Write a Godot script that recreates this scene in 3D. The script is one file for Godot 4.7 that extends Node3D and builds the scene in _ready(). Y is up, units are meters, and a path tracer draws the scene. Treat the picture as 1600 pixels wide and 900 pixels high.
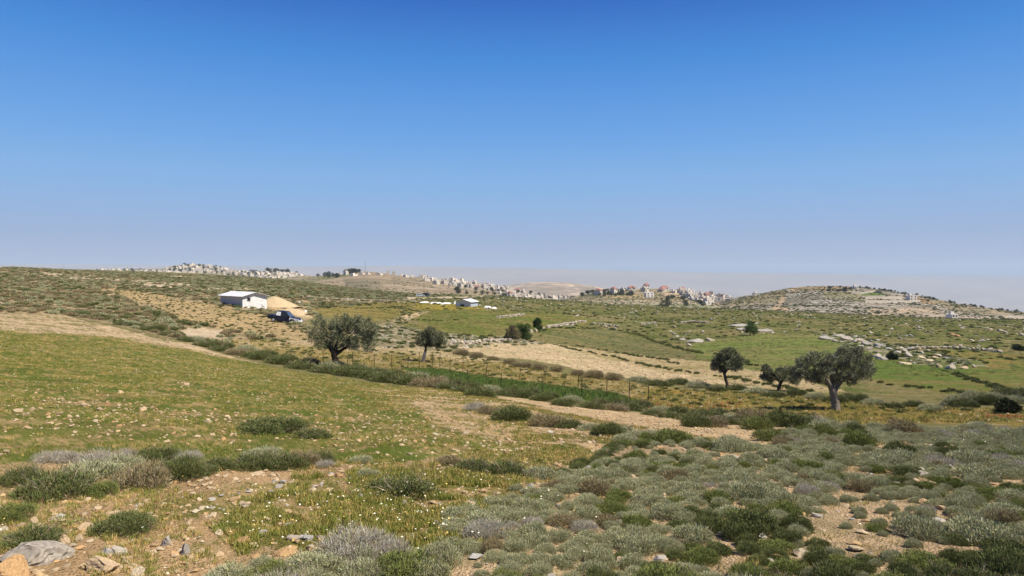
extends Node3D
# Dry spring hillside with olive trees, scrub, terraced fields and hill towns behind, under a clear sky.
# Camera at the origin of the hillside, looking along -Z. Photo pixels (1600 x 900) are turned into ground points by at().

const FOCAL := 1101.0
const EYE := 1.65
const PITCH := 0.0227          # camera tilted down, radians
const NU := 760                # ground fan: columns
const NZ := 540                # ground fan: rows
const U0 := -1.25
const U1 := 1.25
const Z0 := 0.8
const Z1 := 850.0

# drop of the ground below the eye in metres: rows by forward distance, columns by direction (photo x)
const COLX := [-500.0, 0.0, 200.0, 400.0, 600.0, 800.0, 1000.0, 1200.0, 1400.0, 1600.0, 2100.0]
const DROP := [
	[0.0, 1.65, 1.65, 1.65, 1.65, 1.65, 1.65, 1.65, 1.65, 1.65, 1.65, 1.65],
	[5.0, 1.8, 1.95, 2.0, 2.05, 2.1, 2.1, 2.15, 2.15, 2.15, 2.15, 2.1],
	[10.0, 1.95, 2.3, 2.4, 2.5, 2.6, 2.7, 2.75, 2.8, 2.8, 2.8, 2.7],
	[16.0, 2.2, 2.75, 2.95, 3.1, 3.3, 3.5, 3.6, 3.7, 3.7, 3.7, 3.5],
	[25.0, 2.5, 3.3, 3.7, 4.1, 4.5, 4.8, 5.2, 5.4, 5.4, 5.4, 5.0],
	[35.0, 2.7, 3.8, 4.5, 5.2, 5.9, 6.4, 7.1, 7.6, 7.6, 7.5, 7.0],
	[45.0, 2.8, 4.2, 5.1, 6.2, 7.2, 7.8, 8.7, 9.2, 9.2, 9.0, 8.5],
	[55.0, 2.8, 4.3, 5.4, 7.0, 7.9, 8.6, 9.6, 10.0, 10.1, 9.9, 9.3],
	[70.0, 2.6, 4.2, 5.5, 7.3, 8.4, 9.6, 10.7, 11.0, 11.2, 11.2, 10.5],
	[90.0, 2.2, 4.0, 5.5, 7.6, 8.8, 10.5, 12.0, 12.0, 12.3, 12.6, 12.0],
	[115.0, 1.6, 3.6, 5.5, 7.8, 9.3, 11.1, 13.5, 13.0, 13.3, 14.0, 13.5],
	[150.0, 0.8, 3.0, 5.2, 7.0, 9.8, 11.2, 14.8, 14.3, 14.6, 15.6, 15.0],
	[200.0, -0.3, 2.1, 4.6, 6.6, 10.4, 11.4, 15.5, 15.6, 16.5, 17.8, 17.0],
	[260.0, -1.8, 1.0, 3.4, 6.0, 11.0, 11.8, 16.2, 17.2, 18.6, 20.2, 19.0],
	[340.0, -3.5, -1.9, 2.0, 5.0, 11.8, 12.7, 17.6, 19.5, 22.0, 23.5, 22.0],
	[440.0, -5.0, -2.5, 0.5, 4.2, 12.4, 16.0, 21.0, 25.0, 29.0, 31.0, 30.0],
	[600.0, -4.0, 1.0, -0.8, 4.0, 17.0, 30.0, 36.0, 45.0, 52.0, 55.0, 55.0],
	[850.0, 2.0, 10.0, 6.0, 9.0, 34.0, 50.0, 60.0, 75.0, 85.0, 85.0, 85.0]]

var grid := PackedFloat32Array()       # height of the ground, NZ x NU
var rng := RandomNumberGenerator.new()
var n1 := FastNoiseLite.new()
var n2 := FastNoiseLite.new()
var n3 := FastNoiseLite.new()
var M := {}                            # materials
var S := {}                            # shared meshes
var zones: Array = []
var names := {}
var t_start := 0

# ---------------------------------------------------------------- helpers

func stage(s: String) -> void:
	print("%6d ms  %s" % [Time.get_ticks_msec() - t_start, s])

func ray(px: float, py: float) -> Vector2:
	# (x over forward distance, drop over forward distance) of a photo pixel
	var a := (px - 800.0) / FOCAL
	var b := (py - 450.0) / FOCAL
	var fwd := cos(PITCH) - b * sin(PITCH)
	return Vector2(a / fwd, (sin(PITCH) + b * cos(PITCH)) / fwd)

func row_of(z: float) -> float:
	return log(maxf(z, Z0) / Z0) / log(Z1 / Z0) * (NZ - 1)

func z_of(r: float) -> float:
	return Z0 * pow(Z1 / Z0, r / (NZ - 1))

func height(x: float, zf: float) -> float:
	# zf: forward distance
	var z := clampf(zf, Z0, Z1)
	var c := clampf((x / z - U0) / (U1 - U0) * (NU - 1), 0.0, NU - 1.001)
	var r := clampf(row_of(z), 0.0, NZ - 1.001)
	var ci := int(c)
	var ri := int(r)
	var fc := c - ci
	var fr := r - ri
	var k := ri * NU + ci
	return lerpf(lerpf(grid[k], grid[k + 1], fc), lerpf(grid[k + NU], grid[k + NU + 1], fc), fr)

func at(px: float, py: float) -> Vector3:
	# first point of the ground seen at that photo pixel
	var d := ray(px, py)
	var zp := Z0
	var fp := EYE
	for i in range(1, NZ):
		var z := z_of(i)
		var f := (EYE - height(d.x * z, z)) - d.y * z
		if f <= 0.0:
			var t := fp / maxf(fp - f, 1e-6)
			var zz := lerpf(zp, z, t)
			return Vector3(d.x * zz, height(d.x * zz, zz), -zz)
		zp = z
		fp = f
	return Vector3(d.x * Z1, height(d.x * Z1, Z1), -Z1)

func on(x: float, zf: float, up := 0.0) -> Vector3:
	return Vector3(x, height(x, zf) + up, -zf)

func lin(r: float, g: float, b: float) -> Color:
	return Color(r, g, b)

func numbered(called: String) -> String:
	var n: int = names.get(called, 0)
	names[called] = n + 1
	return called if n == 0 else "%s_%03d" % [called, n]

func tag(o: Node, label: String, category: String, group := "", kind := "") -> void:
	o.set_meta("label", label)
	o.set_meta("category", category)
	if group != "":
		o.set_meta("group", group)
	if kind != "":
		o.set_meta("kind", kind)

func thing(called: String, where: Vector3, turn: float, label: String, category: String, group := "") -> Node3D:
	var o := Node3D.new()
	o.name = numbered(called)
	add_child(o)
	o.position = where
	o.rotation.y = turn
	tag(o, label, category, group)
	return o

func part(called: String, m: Mesh, mat: Material, parent: Node, where := Vector3.ZERO) -> MeshInstance3D:
	var o := MeshInstance3D.new()
	o.name = called if parent != self else numbered(called)
	o.mesh = m
	o.material_override = mat
	parent.add_child(o, true)
	o.position = where
	return o

func stuff(called: String, m: Mesh, mat: Material, places: Array, colors: Array, label: String, category: String) -> MultiMeshInstance3D:
	var mm := MultiMesh.new()
	mm.transform_format = MultiMesh.TRANSFORM_3D
	mm.use_colors = not colors.is_empty()
	mm.mesh = m
	mm.instance_count = places.size()
	for i in places.size():
		mm.set_instance_transform(i, places[i])
		if not colors.is_empty():
			mm.set_instance_color(i, colors[i])
	var o := MultiMeshInstance3D.new()
	o.name = numbered(called)
	o.multimesh = mm
	o.material_override = mat
	add_child(o)
	tag(o, label, category, "", "stuff")
	return o

# a mesh under construction: corners, linear colours, triangles
class MB:
	var v := PackedVector3Array()
	var c := PackedColorArray()
	var f := PackedInt32Array()
	var tint := Color(1, 1, 1)
	func vert(p: Vector3) -> int:
		v.append(p)
		c.append(tint)
		return v.size() - 1
	func tri(a: int, b: int, d: int) -> void:
		f.append(a)
		f.append(b)
		f.append(d)
	func quad(a: Vector3, b: Vector3, d: Vector3, e: Vector3) -> void:
		var i := vert(a)
		vert(b)
		vert(d)
		vert(e)
		tri(i, i + 1, i + 2)
		tri(i, i + 2, i + 3)
	func box(lo: Vector3, hi: Vector3, t := Transform3D()) -> void:
		var p: Array = []
		for k in 8:
			p.append(t * Vector3(hi.x if k & 1 else lo.x, hi.y if k & 2 else lo.y, hi.z if k & 4 else lo.z))
		for q in [[0, 1, 3, 2], [5, 4, 6, 7], [4, 0, 2, 6], [1, 5, 7, 3], [2, 3, 7, 6], [4, 5, 1, 0]]:
			quad(p[q[3]], p[q[2]], p[q[1]], p[q[0]])
	func prism(poly: PackedVector2Array, depth: float, t := Transform3D()) -> void:
		# polygon in x, y, from z = -depth / 2 to depth / 2
		var idx := Geometry2D.triangulate_polygon(poly)
		for s in [-1.0, 1.0]:
			var base := v.size()
			for p in poly:
				vert(t * Vector3(p.x, p.y, s * depth / 2))
			for k in range(0, idx.size(), 3):
				if s > 0:
					tri(base + idx[k], base + idx[k + 1], base + idx[k + 2])
				else:
					tri(base + idx[k], base + idx[k + 2], base + idx[k + 1])
		for k in poly.size():
			var a := poly[k]
			var b := poly[(k + 1) % poly.size()]
			quad(t * Vector3(a.x, a.y, -depth / 2), t * Vector3(b.x, b.y, -depth / 2), t * Vector3(b.x, b.y, depth / 2), t * Vector3(a.x, a.y, depth / 2))
	func tube(pts: Array, radii: Array, sides := 7, rough := 0.0, r: RandomNumberGenerator = null) -> void:
		var base := v.size()
		var side := Vector3(1, 0, 0.3).normalized()
		for i in pts.size():
			var d: Vector3 = (pts[mini(i + 1, pts.size() - 1)] - pts[maxi(i - 1, 0)]).normalized()
			side = (side - d * side.dot(d)).normalized()
			var other := d.cross(side)
			for k in sides:
				var an := TAU * k / sides
				var rr: float = radii[i] * (1.0 + (r.randf_range(-rough, rough) if r else 0.0))
				vert(pts[i] + (side * cos(an) + other * sin(an)) * rr)
		for i in pts.size() - 1:
			for k in sides:
				var a := base + i * sides + k
				var b := base + i * sides + (k + 1) % sides
				tri(a, a + sides, b)
				tri(b, a + sides, b + sides)
		var top := base + (pts.size() - 1) * sides
		for k in range(1, sides - 1):
			tri(top, top + k + 1, top + k)
			tri(base, base + k, base + k + 1)
	func leaf(p: Vector3, d: Vector3, w: Vector3, l: float, wd: float) -> void:
		# a pointed blade from p along d, w across
		var i := vert(p)
		vert(p + d * (l * 0.45) + w * wd * 0.5)
		vert(p + d * l)
		vert(p + d * (l * 0.45) - w * wd * 0.5)
		tri(i, i + 1, i + 2)
		tri(i, i + 2, i + 3)
	func mesh(smooth := false) -> ArrayMesh:
		var a: Array = []
		a.resize(Mesh.ARRAY_MAX)
		a[Mesh.ARRAY_VERTEX] = v
		a[Mesh.ARRAY_COLOR] = c
		a[Mesh.ARRAY_INDEX] = f
		if smooth:
			var n := PackedVector3Array()
			n.resize(v.size())
			for k in range(0, f.size(), 3):
				var x := (v[f[k + 2]] - v[f[k]]).cross(v[f[k + 1]] - v[f[k]])
				for j in 3:
					n[f[k + j]] += x
			for k in n.size():
				n[k] = n[k].normalized()
			a[Mesh.ARRAY_NORMAL] = n
		var m := ArrayMesh.new()
		m.add_surface_from_arrays(Mesh.PRIMITIVE_TRIANGLES, a)
		return m

func rand_dir(r: RandomNumberGenerator) -> Vector3:
	var y := r.randf_range(-1, 1)
	var a := r.randf() * TAU
	var s := sqrt(1.0 - y * y)
	return Vector3(cos(a) * s, y, sin(a) * s)

func vary(c: Color, r: RandomNumberGenerator, by := 0.2) -> Color:
	var k := 1.0 + r.randf_range(-by, by)
	var h := r.randf_range(-by, by) * 0.35
	return Color(c.r * k * (1.0 + h), c.g * k, c.b * k * (1.0 - h))

# ---------------------------------------------------------------- materials

func noise_tex(freq: float, lo: float, hi: float, seed_: int, size := 512, octaves := 4) -> NoiseTexture2D:
	var n := FastNoiseLite.new()
	n.seed = seed_
	n.noise_type = FastNoiseLite.TYPE_SIMPLEX_SMOOTH
	n.frequency = freq
	n.fractal_octaves = octaves
	var t := NoiseTexture2D.new()
	t.width = size
	t.height = size
	t.seamless = true
	t.noise = n
	var g := Gradient.new()
	g.set_color(0, Color(lo, lo, lo))
	g.set_color(1, Color(hi, hi, hi))
	t.color_ramp = g
	return t

func mat(called: String, c: Color, rough := 0.9, spec := 0.3) -> StandardMaterial3D:
	var m := StandardMaterial3D.new()
	m.resource_name = called
	m.albedo_color = c.linear_to_srgb()
	m.roughness = rough
	m.metallic_specular = spec
	M[called] = m
	return m

func painted(called: String, rough := 0.9, spec := 0.2) -> StandardMaterial3D:
	# colour carried by the corners of the mesh or by the copies
	var m := mat(called, Color(1, 1, 1), rough, spec)
	m.vertex_color_use_as_albedo = true
	return m

func make_materials() -> void:
	var g := painted("ground", 1.0, 0.1)
	g.albedo_texture = noise_tex(0.035, 0.70, 1.0, 5, 1024, 6)
	g.uv1_triplanar = true
	g.uv1_world_triplanar = true
	g.uv1_scale = Vector3(0.55, 0.55, 0.55)
	g.heightmap_enabled = true
	g.heightmap_texture = noise_tex(0.05, 0.0, 1.0, 6, 1024, 5)
	g.heightmap_scale = 3.0
	var h := painted("hillside", 1.0, 0.1)
	h.albedo_texture = noise_tex(0.02, 0.74, 1.0, 9, 1024, 5)
	h.uv1_triplanar = true
	h.uv1_world_triplanar = true
	h.uv1_scale = Vector3(0.011, 0.011, 0.011)
	painted("far_hill", 1.0, 0.05)
	var lf := painted("leaf", 0.75, 0.3)
	lf.backlight = Color(0.25, 0.28, 0.15)
	painted("twig", 0.95, 0.15)
	var gr := painted("grass", 0.7, 0.25)
	gr.backlight = Color(0.35, 0.4, 0.2)
	painted("petal", 0.8, 0.2)
	var st := painted("stone", 0.95, 0.2)
	st.albedo_texture = noise_tex(0.02, 0.66, 1.0, 21, 512, 5)
	st.uv1_triplanar = true
	st.uv1_scale = Vector3(1.3, 1.3, 1.3)
	var bk := painted("bark", 1.0, 0.1)
	bk.albedo_texture = noise_tex(0.03, 0.5, 1.0, 31, 512, 5)
	bk.uv1_triplanar = true
	bk.uv1_scale = Vector3(3.0, 0.8, 3.0)
	painted("plain", 0.85, 0.3)

# ---------------------------------------------------------------- ground

func drop_table(col: int, z: float) -> float:
	var n := DROP.size()
	var i := 0
	while i < n - 2 and DROP[i + 1][0] < z:
		i += 1
	var za: float = DROP[i][0]
	var zb: float = DROP[i + 1][0]
	var t := clampf((z - za) / (zb - za), 0.0, 1.0)
	var a: float = DROP[i][col + 1]
	var b: float = DROP[i + 1][col + 1]
	var sab := (b - a) / (zb - za)
	var sp := sab
	var sn := sab
	if i > 0:
		sp = 0.5 * (sab + (a - DROP[i - 1][col + 1]) / (za - DROP[i - 1][0]))
	if i < n - 2:
		sn = 0.5 * (sab + (DROP[i + 2][col + 1] - b) / (DROP[i + 2][0] - zb))
	var h := zb - za
	var t2 := t * t
	var t3 := t2 * t
	return (2 * t3 - 3 * t2 + 1) * a + (t3 - 2 * t2 + t) * h * sp + (3 * t2 - 2 * t3) * b + (t3 - t2) * h * sn

func make_heights() -> void:
	grid.resize(NU * NZ)
	var cu: Array = []
	for x in COLX:
		cu.append((x - 800.0) / FOCAL)
	for r in NZ:
		var z := z_of(r)
		var d: Array = []
		for k in COLX.size():
			d.append(drop_table(k, z))
		var seg := 0
		for c in NU:
			var u := lerpf(U0, U1, float(c) / (NU - 1))
			while seg < cu.size() - 2 and cu[seg + 1] < u:
				seg += 1
			var h: float = cu[seg + 1] - cu[seg]
			var t := clampf((u - cu[seg]) / h, 0.0, 1.0)
			var sab: float = (d[seg + 1] - d[seg]) / h
			var sp := sab
			var sn := sab
			if seg > 0:
				sp = 0.5 * (sab + (d[seg] - d[seg - 1]) / (cu[seg] - cu[seg - 1]))
			if seg < cu.size() - 2:
				sn = 0.5 * (sab + (d[seg + 2] - d[seg + 1]) / (cu[seg + 2] - cu[seg + 1]))
			var t2 := t * t
			var t3 := t2 * t
			var drop: float = (2 * t3 - 3 * t2 + 1) * d[seg] + (t3 - 2 * t2 + t) * h * sp + (3 * t2 - 2 * t3) * d[seg + 1] + (t3 - t2) * h * sn
			var x := u * z
			var far := clampf((z - 60.0) / 200.0, 0.0, 1.0)
			var bump := n1.get_noise_2d(x * 0.22, z * 0.22) * 0.13 + n2.get_noise_2d(x * 1.6, z * 1.6) * 0.035 * clampf(1.5 - z / 40.0, 0.3, 1.0)
			if z < 30.0:
				bump += n3.get_noise_2d(x * 9.0, z * 9.0) * 0.014
			bump += n1.get_noise_2d(x * 0.03 + 70.0, z * 0.03) * far * 0.9
			grid[r * NU + c] = EYE - drop + bump * clampf(z / 4.0, 0.2, 1.0)

func zone(c1: Color, c2: Color, scale_: float, bias: float, pts: Array) -> Dictionary:
	# a field: its outline is given in photo pixels and laid on the ground
	var poly := PackedVector2Array()
	var box := Rect2()
	for i in range(0, pts.size(), 2):
		var p := at(pts[i], pts[i + 1])
		var q := Vector2(p.x, p.z)
		poly.append(q)
		box = Rect2(q, Vector2.ZERO) if i == 0 else box.expand(q)
	var d := {"c1": c1, "c2": c2, "s": scale_, "b": bias, "poly": poly, "box": box}
	zones.append(d)
	return d

func inside(d: Dictionary, p: Vector2) -> bool:
	return d.box.has_point(p) and Geometry2D.is_point_in_polygon(p, d.poly)

const SOIL := Color(0.48, 0.325, 0.175)
const PALE := Color(0.56, 0.435, 0.265)
const CHALK := Color(0.55, 0.45, 0.31)
const GREEN := Color(0.105, 0.135, 0.028)
const OLIVE := Color(0.20, 0.175, 0.05)
const GOLD := Color(0.30, 0.215, 0.065)

func make_zones() -> void:
	var Z := {}
	# distant right: rough green with stones
	Z.far_green = zone(Color(0.115, 0.135, 0.04), Color(0.23, 0.195, 0.09), 0.02, 0.05, [600, 455, 700, 452, 900, 458, 1100, 470, 1700, 490, 2300, 500, 2300, 640, 1700, 640, 1330, 610, 1150, 600, 980, 570, 850, 535, 600, 530])
	# left hillside of scrub
	Z.left_hill = zone(Color(0.42, 0.325, 0.19), Color(0.22, 0.185, 0.10), 0.05, 0.0, [-900, 418, 0, 418, 120, 422, 300, 430, 480, 438, 620, 447, 640, 470, 520, 480, 470, 500, 500, 520, 420, 528, 330, 540, 240, 520, 120, 495, 0, 488, -900, 470])
	Z.upper_green = zone(Color(0.16, 0.16, 0.065), Color(0.24, 0.21, 0.10), 0.03, 0.0, [230, 436, 480, 440, 640, 452, 800, 456, 800, 470, 640, 468, 480, 466, 330, 452])
	Z.track = zone(Color(0.46, 0.34, 0.175), Color(0.30, 0.24, 0.11), 0.08, 0.25, [150, 449, 230, 458, 320, 474, 400, 492, 440, 505, 500, 518, 495, 533, 400, 524, 300, 505, 230, 482, 190, 465])
	Z.bare_patch = zone(CHALK, PALE, 0.1, 0.3, [268, 519, 290, 513, 345, 515, 352, 525, 300, 529])
	Z.spoil = zone(PALE, SOIL, 0.1, 0.3, [412, 472, 450, 476, 480, 488, 480, 496, 440, 490, 410, 483])
	Z.brown_field = zone(Color(0.27, 0.21, 0.075), Color(0.19, 0.17, 0.05), 0.05, 0.1, [470, 472, 640, 472, 660, 482, 640, 500, 560, 500, 500, 490])
	Z.yellow_field = zone(Color(0.34, 0.26, 0.045), Color(0.22, 0.20, 0.05), 0.05, 0.0, [635, 474, 700, 474, 760, 480, 770, 487, 700, 486, 640, 483])
	Z.mid_green = zone(Color(0.14, 0.165, 0.04), Color(0.22, 0.18, 0.07), 0.04, 0.1, [650, 484, 790, 486, 890, 492, 940, 504, 860, 508, 800, 524, 700, 528, 640, 512])
	Z.rocky = zone(Color(0.40, 0.34, 0.24), Color(0.24, 0.20, 0.11), 0.12, 0.0, [560, 512, 620, 505, 660, 520, 800, 527, 850, 538, 720, 545, 600, 545, 560, 530])
	Z.curve_path = zone(PALE, SOIL, 0.1, 0.4, [617, 498, 640, 489, 664, 488, 645, 494, 632, 502, 618, 505])
	Z.grey_green = zone(Color(0.135, 0.145, 0.06), Color(0.21, 0.18, 0.08), 0.05, 0.05, [842, 535, 860, 515, 930, 508, 1010, 530, 1040, 541, 1100, 552, 1120, 565, 1000, 562])
	Z.bright_field = zone(Color(0.16, 0.20, 0.055), Color(0.22, 0.205, 0.08), 0.03, 0.15, [1080, 540, 1150, 524, 1290, 523, 1340, 545, 1310, 580, 1180, 580, 1100, 560])
	Z.right_green = zone(Color(0.115, 0.165, 0.038), Color(0.19, 0.17, 0.06), 0.02, 0.15, [1340, 550, 1420, 560, 1530, 568, 1700, 580, 1700, 640, 1560, 625, 1400, 600, 1320, 590])
	Z.rust_field = zone(Color(0.27, 0.19, 0.07), Color(0.16, 0.17, 0.05), 0.04, -0.1, [1420, 540, 1500, 548, 1600, 555, 1600, 575, 1500, 572, 1430, 556])
	Z.slab_ground = zone(Color(0.36, 0.31, 0.22), Color(0.14, 0.17, 0.05), 0.08, -0.1, [1260, 518, 1330, 522, 1400, 538, 1500, 560, 1530, 572, 1440, 572, 1380, 555, 1310, 538])
	Z.tan_field = zone(PALE, Color(0.42, 0.35, 0.19), 0.06, 0.2, [700, 542, 760, 538, 860, 537, 950, 555, 1100, 585, 1165, 604, 1050, 598, 960, 590, 890, 575, 800, 560])
	Z.tan_strip = zone(Color(0.44, 0.345, 0.19), Color(0.30, 0.26, 0.11), 0.06, 0.15, [868, 537, 1000, 553, 1110, 567, 1230, 590, 1330, 611, 1250, 614, 1120, 594, 970, 566])
	Z.olive_field = zone(Color(0.37, 0.285, 0.14), Color(0.23, 0.19, 0.065), 0.12, 0.0, [330, 534, 420, 529, 560, 547, 720, 553, 860, 582, 960, 595, 1100, 612, 1300, 625, 1700, 645, 1700, 668, 1250, 650, 1000, 632, 700, 598, 480, 572, 400, 560])
	Z.dry_top = zone(Color(0.46, 0.36, 0.21), Color(0.33, 0.27, 0.13), 0.1, 0.1, [360, 532, 480, 531, 580, 540, 700, 549, 800, 566, 720, 566, 640, 556, 480, 548, 400, 545])
	Z.gold_field = zone(GOLD, Color(0.17, 0.155, 0.045), 0.15, -0.05, [1000, 606, 1150, 612, 1320, 626, 1700, 642, 1700, 668, 1350, 660, 1180, 648, 1020, 636, 960, 622])
	Z.fence_green = zone(Color(0.075, 0.14, 0.022), Color(0.12, 0.16, 0.03), 0.1, 0.25, [628, 577, 690, 578, 760, 591, 860, 604, 960, 616, 1000, 630, 930, 628, 840, 617, 760, 606, 680, 594])
	# the near slope under everything that follows
	Z.near_base = zone(Color(0.44, 0.31, 0.165), Color(0.18, 0.165, 0.055), 0.5, 0.08, [-900, 560, 0, 560, 560, 600, 700, 606, 860, 637, 1000, 655, 1250, 690, 2300, 690, 2300, 1200, -900, 1200])
	# the near field to the left
	Z.field = zone(Color(0.12, 0.15, 0.032), Color(0.38, 0.28, 0.12), 0.4, 0.2, [-900, 492, 0, 515, 180, 526, 350, 556, 500, 587, 700, 612, 820, 640, 800, 690, 620, 735, 300, 720, 0, 730, -900, 800])
	Z.dry_edge = zone(Color(0.55, 0.42, 0.26), Color(0.26, 0.22, 0.10), 0.2, 0.12, [-900, 465, 0, 489, 100, 493, 200, 515, 345, 551, 420, 568, 340, 557, 200, 531, 120, 523, 0, 517, -900, 505])
	Z.stony = zone(Color(0.38, 0.275, 0.13), Color(0.145, 0.16, 0.038), 0.5, -0.2, [-300, 630, 0, 622, 120, 620, 320, 645, 520, 650, 700, 650, 980, 695, 900, 715, 700, 705, 420, 690, 200, 692, 0, 715, -300, 740])
	Z.stony_mid = zone(Color(0.52, 0.375, 0.21), Color(0.20, 0.175, 0.06), 0.45, 0.2, [560, 606, 700, 605, 860, 637, 1000, 662, 1010, 690, 940, 700, 820, 695, 700, 665, 640, 640])
	Z.row_bank = zone(Color(0.56, 0.415, 0.24), Color(0.38, 0.29, 0.14), 0.3, 0.35, [700, 606, 800, 622, 1000, 645, 1100, 655, 1260, 672, 1250, 692, 1180, 697, 1080, 680, 1000, 668, 860, 640, 760, 622])
	Z.near_soil = zone(SOIL, Color(0.36, 0.25, 0.135), 0.9, 0.1, [-500, 760, 0, 770, 120, 778, 300, 742, 440, 726, 600, 720, 640, 728, 540, 742, 380, 752, 330, 770, 290, 810, 330, 850, 360, 960, 0, 1100, -500, 1100])
	Z.near_grass = zone(Color(0.17, 0.16, 0.045), Color(0.40, 0.285, 0.14), 0.6, 0.08, [300, 800, 360, 762, 450, 748, 560, 738, 700, 734, 860, 770, 900, 800, 760, 850, 650, 880, 480, 890, 380, 870])
	Z.scrub = zone(Color(0.50, 0.365, 0.22), Color(0.32, 0.25, 0.14), 0.7, 0.1, [740, 780, 870, 752, 950, 700, 1000, 684, 1120, 690, 1200, 700, 1270, 668, 1700, 672, 2300, 680, 2300, 1200, 300, 1200, 400, 890, 640, 872])
	for k in Z:
		zones[zones.find(Z[k])].name = k

func zone_named(k: String) -> Dictionary:
	for d in zones:
		if d.name == k:
			return d
	return {}

func make_ground() -> void:
	var b := MB.new()
	b.v.resize(NU * NZ)
	b.c.resize(NU * NZ)
	for r in NZ:
		var z := z_of(r)
		var jit := 0.15 + 0.012 * z
		for c in NU:
			var u := lerpf(U0, U1, float(c) / (NU - 1))
			var x := u * z
			var k := r * NU + c
			b.v[k] = Vector3(x, grid[k], -z)
			var w1 := n1.get_noise_2d(x * 12.0 / (1.0 + 0.1 * z), z * 12.0 / (1.0 + 0.1 * z))
			var w2 := n2.get_noise_2d(x * 9.0 / (1.0 + 0.1 * z) + 50.0, z * 9.0 / (1.0 + 0.1 * z))
			var p := Vector2(x + w1 * jit * 2.0, -z + w2 * jit * 4.0)
			var col := Color(0.2, 0.18, 0.08)
			for i in range(zones.size() - 1, -1, -1):
				var d: Dictionary = zones[i]
				if d.box.has_point(p) and Geometry2D.is_point_in_polygon(p, d.poly):
					var s: float = d.s
					var n := n1.get_noise_2d(x * s * 10.0, z * s * 10.0) * 0.9 + n2.get_noise_2d(x * s * 45.0, z * s * 45.0) * 0.7
					if z > 50.0:
						n += n3.get_noise_2d(x * 0.2 + z * 0.06, z * 1.1) * 0.55
					var t := clampf(0.5 - (n + d.b) * 1.6 + rng.randf_range(-0.45, 0.45), 0.0, 1.0)
					col = (d.c1 as Color).lerp(d.c2, t)
					break
			var g := 1.0 + n3.get_noise_2d(x * 3.1, z * 3.1) * 0.25 + rng.randf_range(-0.12, 0.12)
			b.c[k] = Color(col.r * g, col.g * g, col.b * g)
	for r in NZ - 1:
		for c in NU - 1:
			var k := r * NU + c
			b.tri(k, k + NU, k + 1)
			b.tri(k + 1, k + NU, k + NU + 1)
	# the slope behind and beside the camera, out of the picture
	b.tint = Color(0.25, 0.2, 0.11)
	var y := EYE - 1.65
	b.quad(Vector3(-1.0, grid[0], -0.8), Vector3(1.0, grid[NU - 1], -0.8), Vector3(120, y + 4.0, 60), Vector3(-120, y + 6.0, 60))
	b.quad(Vector3(-1.0, grid[0], -0.8), Vector3(-120, y + 6.0, 60), Vector3(-300, y + 12.0, 60), Vector3(-300 * 1.25, height(-375, 300), -300))
	b.quad(Vector3(1.0, grid[NU - 1], -0.8), Vector3(300 * 1.25, height(375, 300), -300), Vector3(300, y - 4.0, 60), Vector3(120, y + 4.0, 60))
	var o := part("ground", b.mesh(true), M.ground, self)
	tag(o, "dry stony hillside with green and tan fields falling to a shallow valley", "ground", "", "structure")
# ---------------------------------------------------------------- hills

func along(pts: Array, px: float) -> Vector2:
	# (photo y, forward distance) of a line of [x, y, distance] at photo x
	if px <= pts[0][0]:
		return Vector2(pts[0][1], pts[0][2])
	for i in pts.size() - 1:
		if px <= pts[i + 1][0]:
			var t: float = (px - pts[i][0]) / (pts[i + 1][0] - pts[i][0])
			var s := t * t * (3.0 - 2.0 * t) * 0.5 + t * 0.5
			return Vector2(lerpf(pts[i][1], pts[i + 1][1], s), lerpf(pts[i][2], pts[i + 1][2], s))
	return Vector2(pts[-1][1], pts[-1][2])

func hill_point(h: Dictionary, px: float, v: float) -> Vector3:
	var c := along(h.crest, px)
	var b := along(h.base, px)
	if v <= 1.0:
		var z := lerpf(b.y, c.y, v)
		var d := ray(px, lerpf(b.x, c.x, v))
		return Vector3(d.x * z, EYE - d.y * z + hill_bump(h, d.x * z, -z, v), -z)
	var zb := c.y * (1.0 + (v - 1.0) * 0.35)
	var dc := ray(px, c.x)
	var k := (v - 1.0) * 0.35 * c.y
	return Vector3(dc.x * zb, EYE - dc.y * c.y - k * (0.10 + 0.5 * (v - 1.0)), -zb)

func hill_bump(h: Dictionary, x: float, z: float, v: float) -> float:
	var s: float = h.scale
	return (n1.get_noise_2d(x * 3.0 * s, z * 3.0 * s) * 2.0 + n2.get_noise_2d(x * 12.0 * s, z * 12.0 * s) * 0.8) * h.get("rough", 1.0) * clampf(v * 3.0, 0.0, 1.0) * clampf((1.0 - v) * 4.0, 0.15, 1.0)

func hill_at(h: Dictionary, px: float, py: float) -> Vector3:
	var c := along(h.crest, px)
	var b := along(h.base, px)
	return hill_point(h, px, clampf((b.x - py) / maxf(b.x - c.x, 0.1), 0.0, 1.0))

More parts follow.
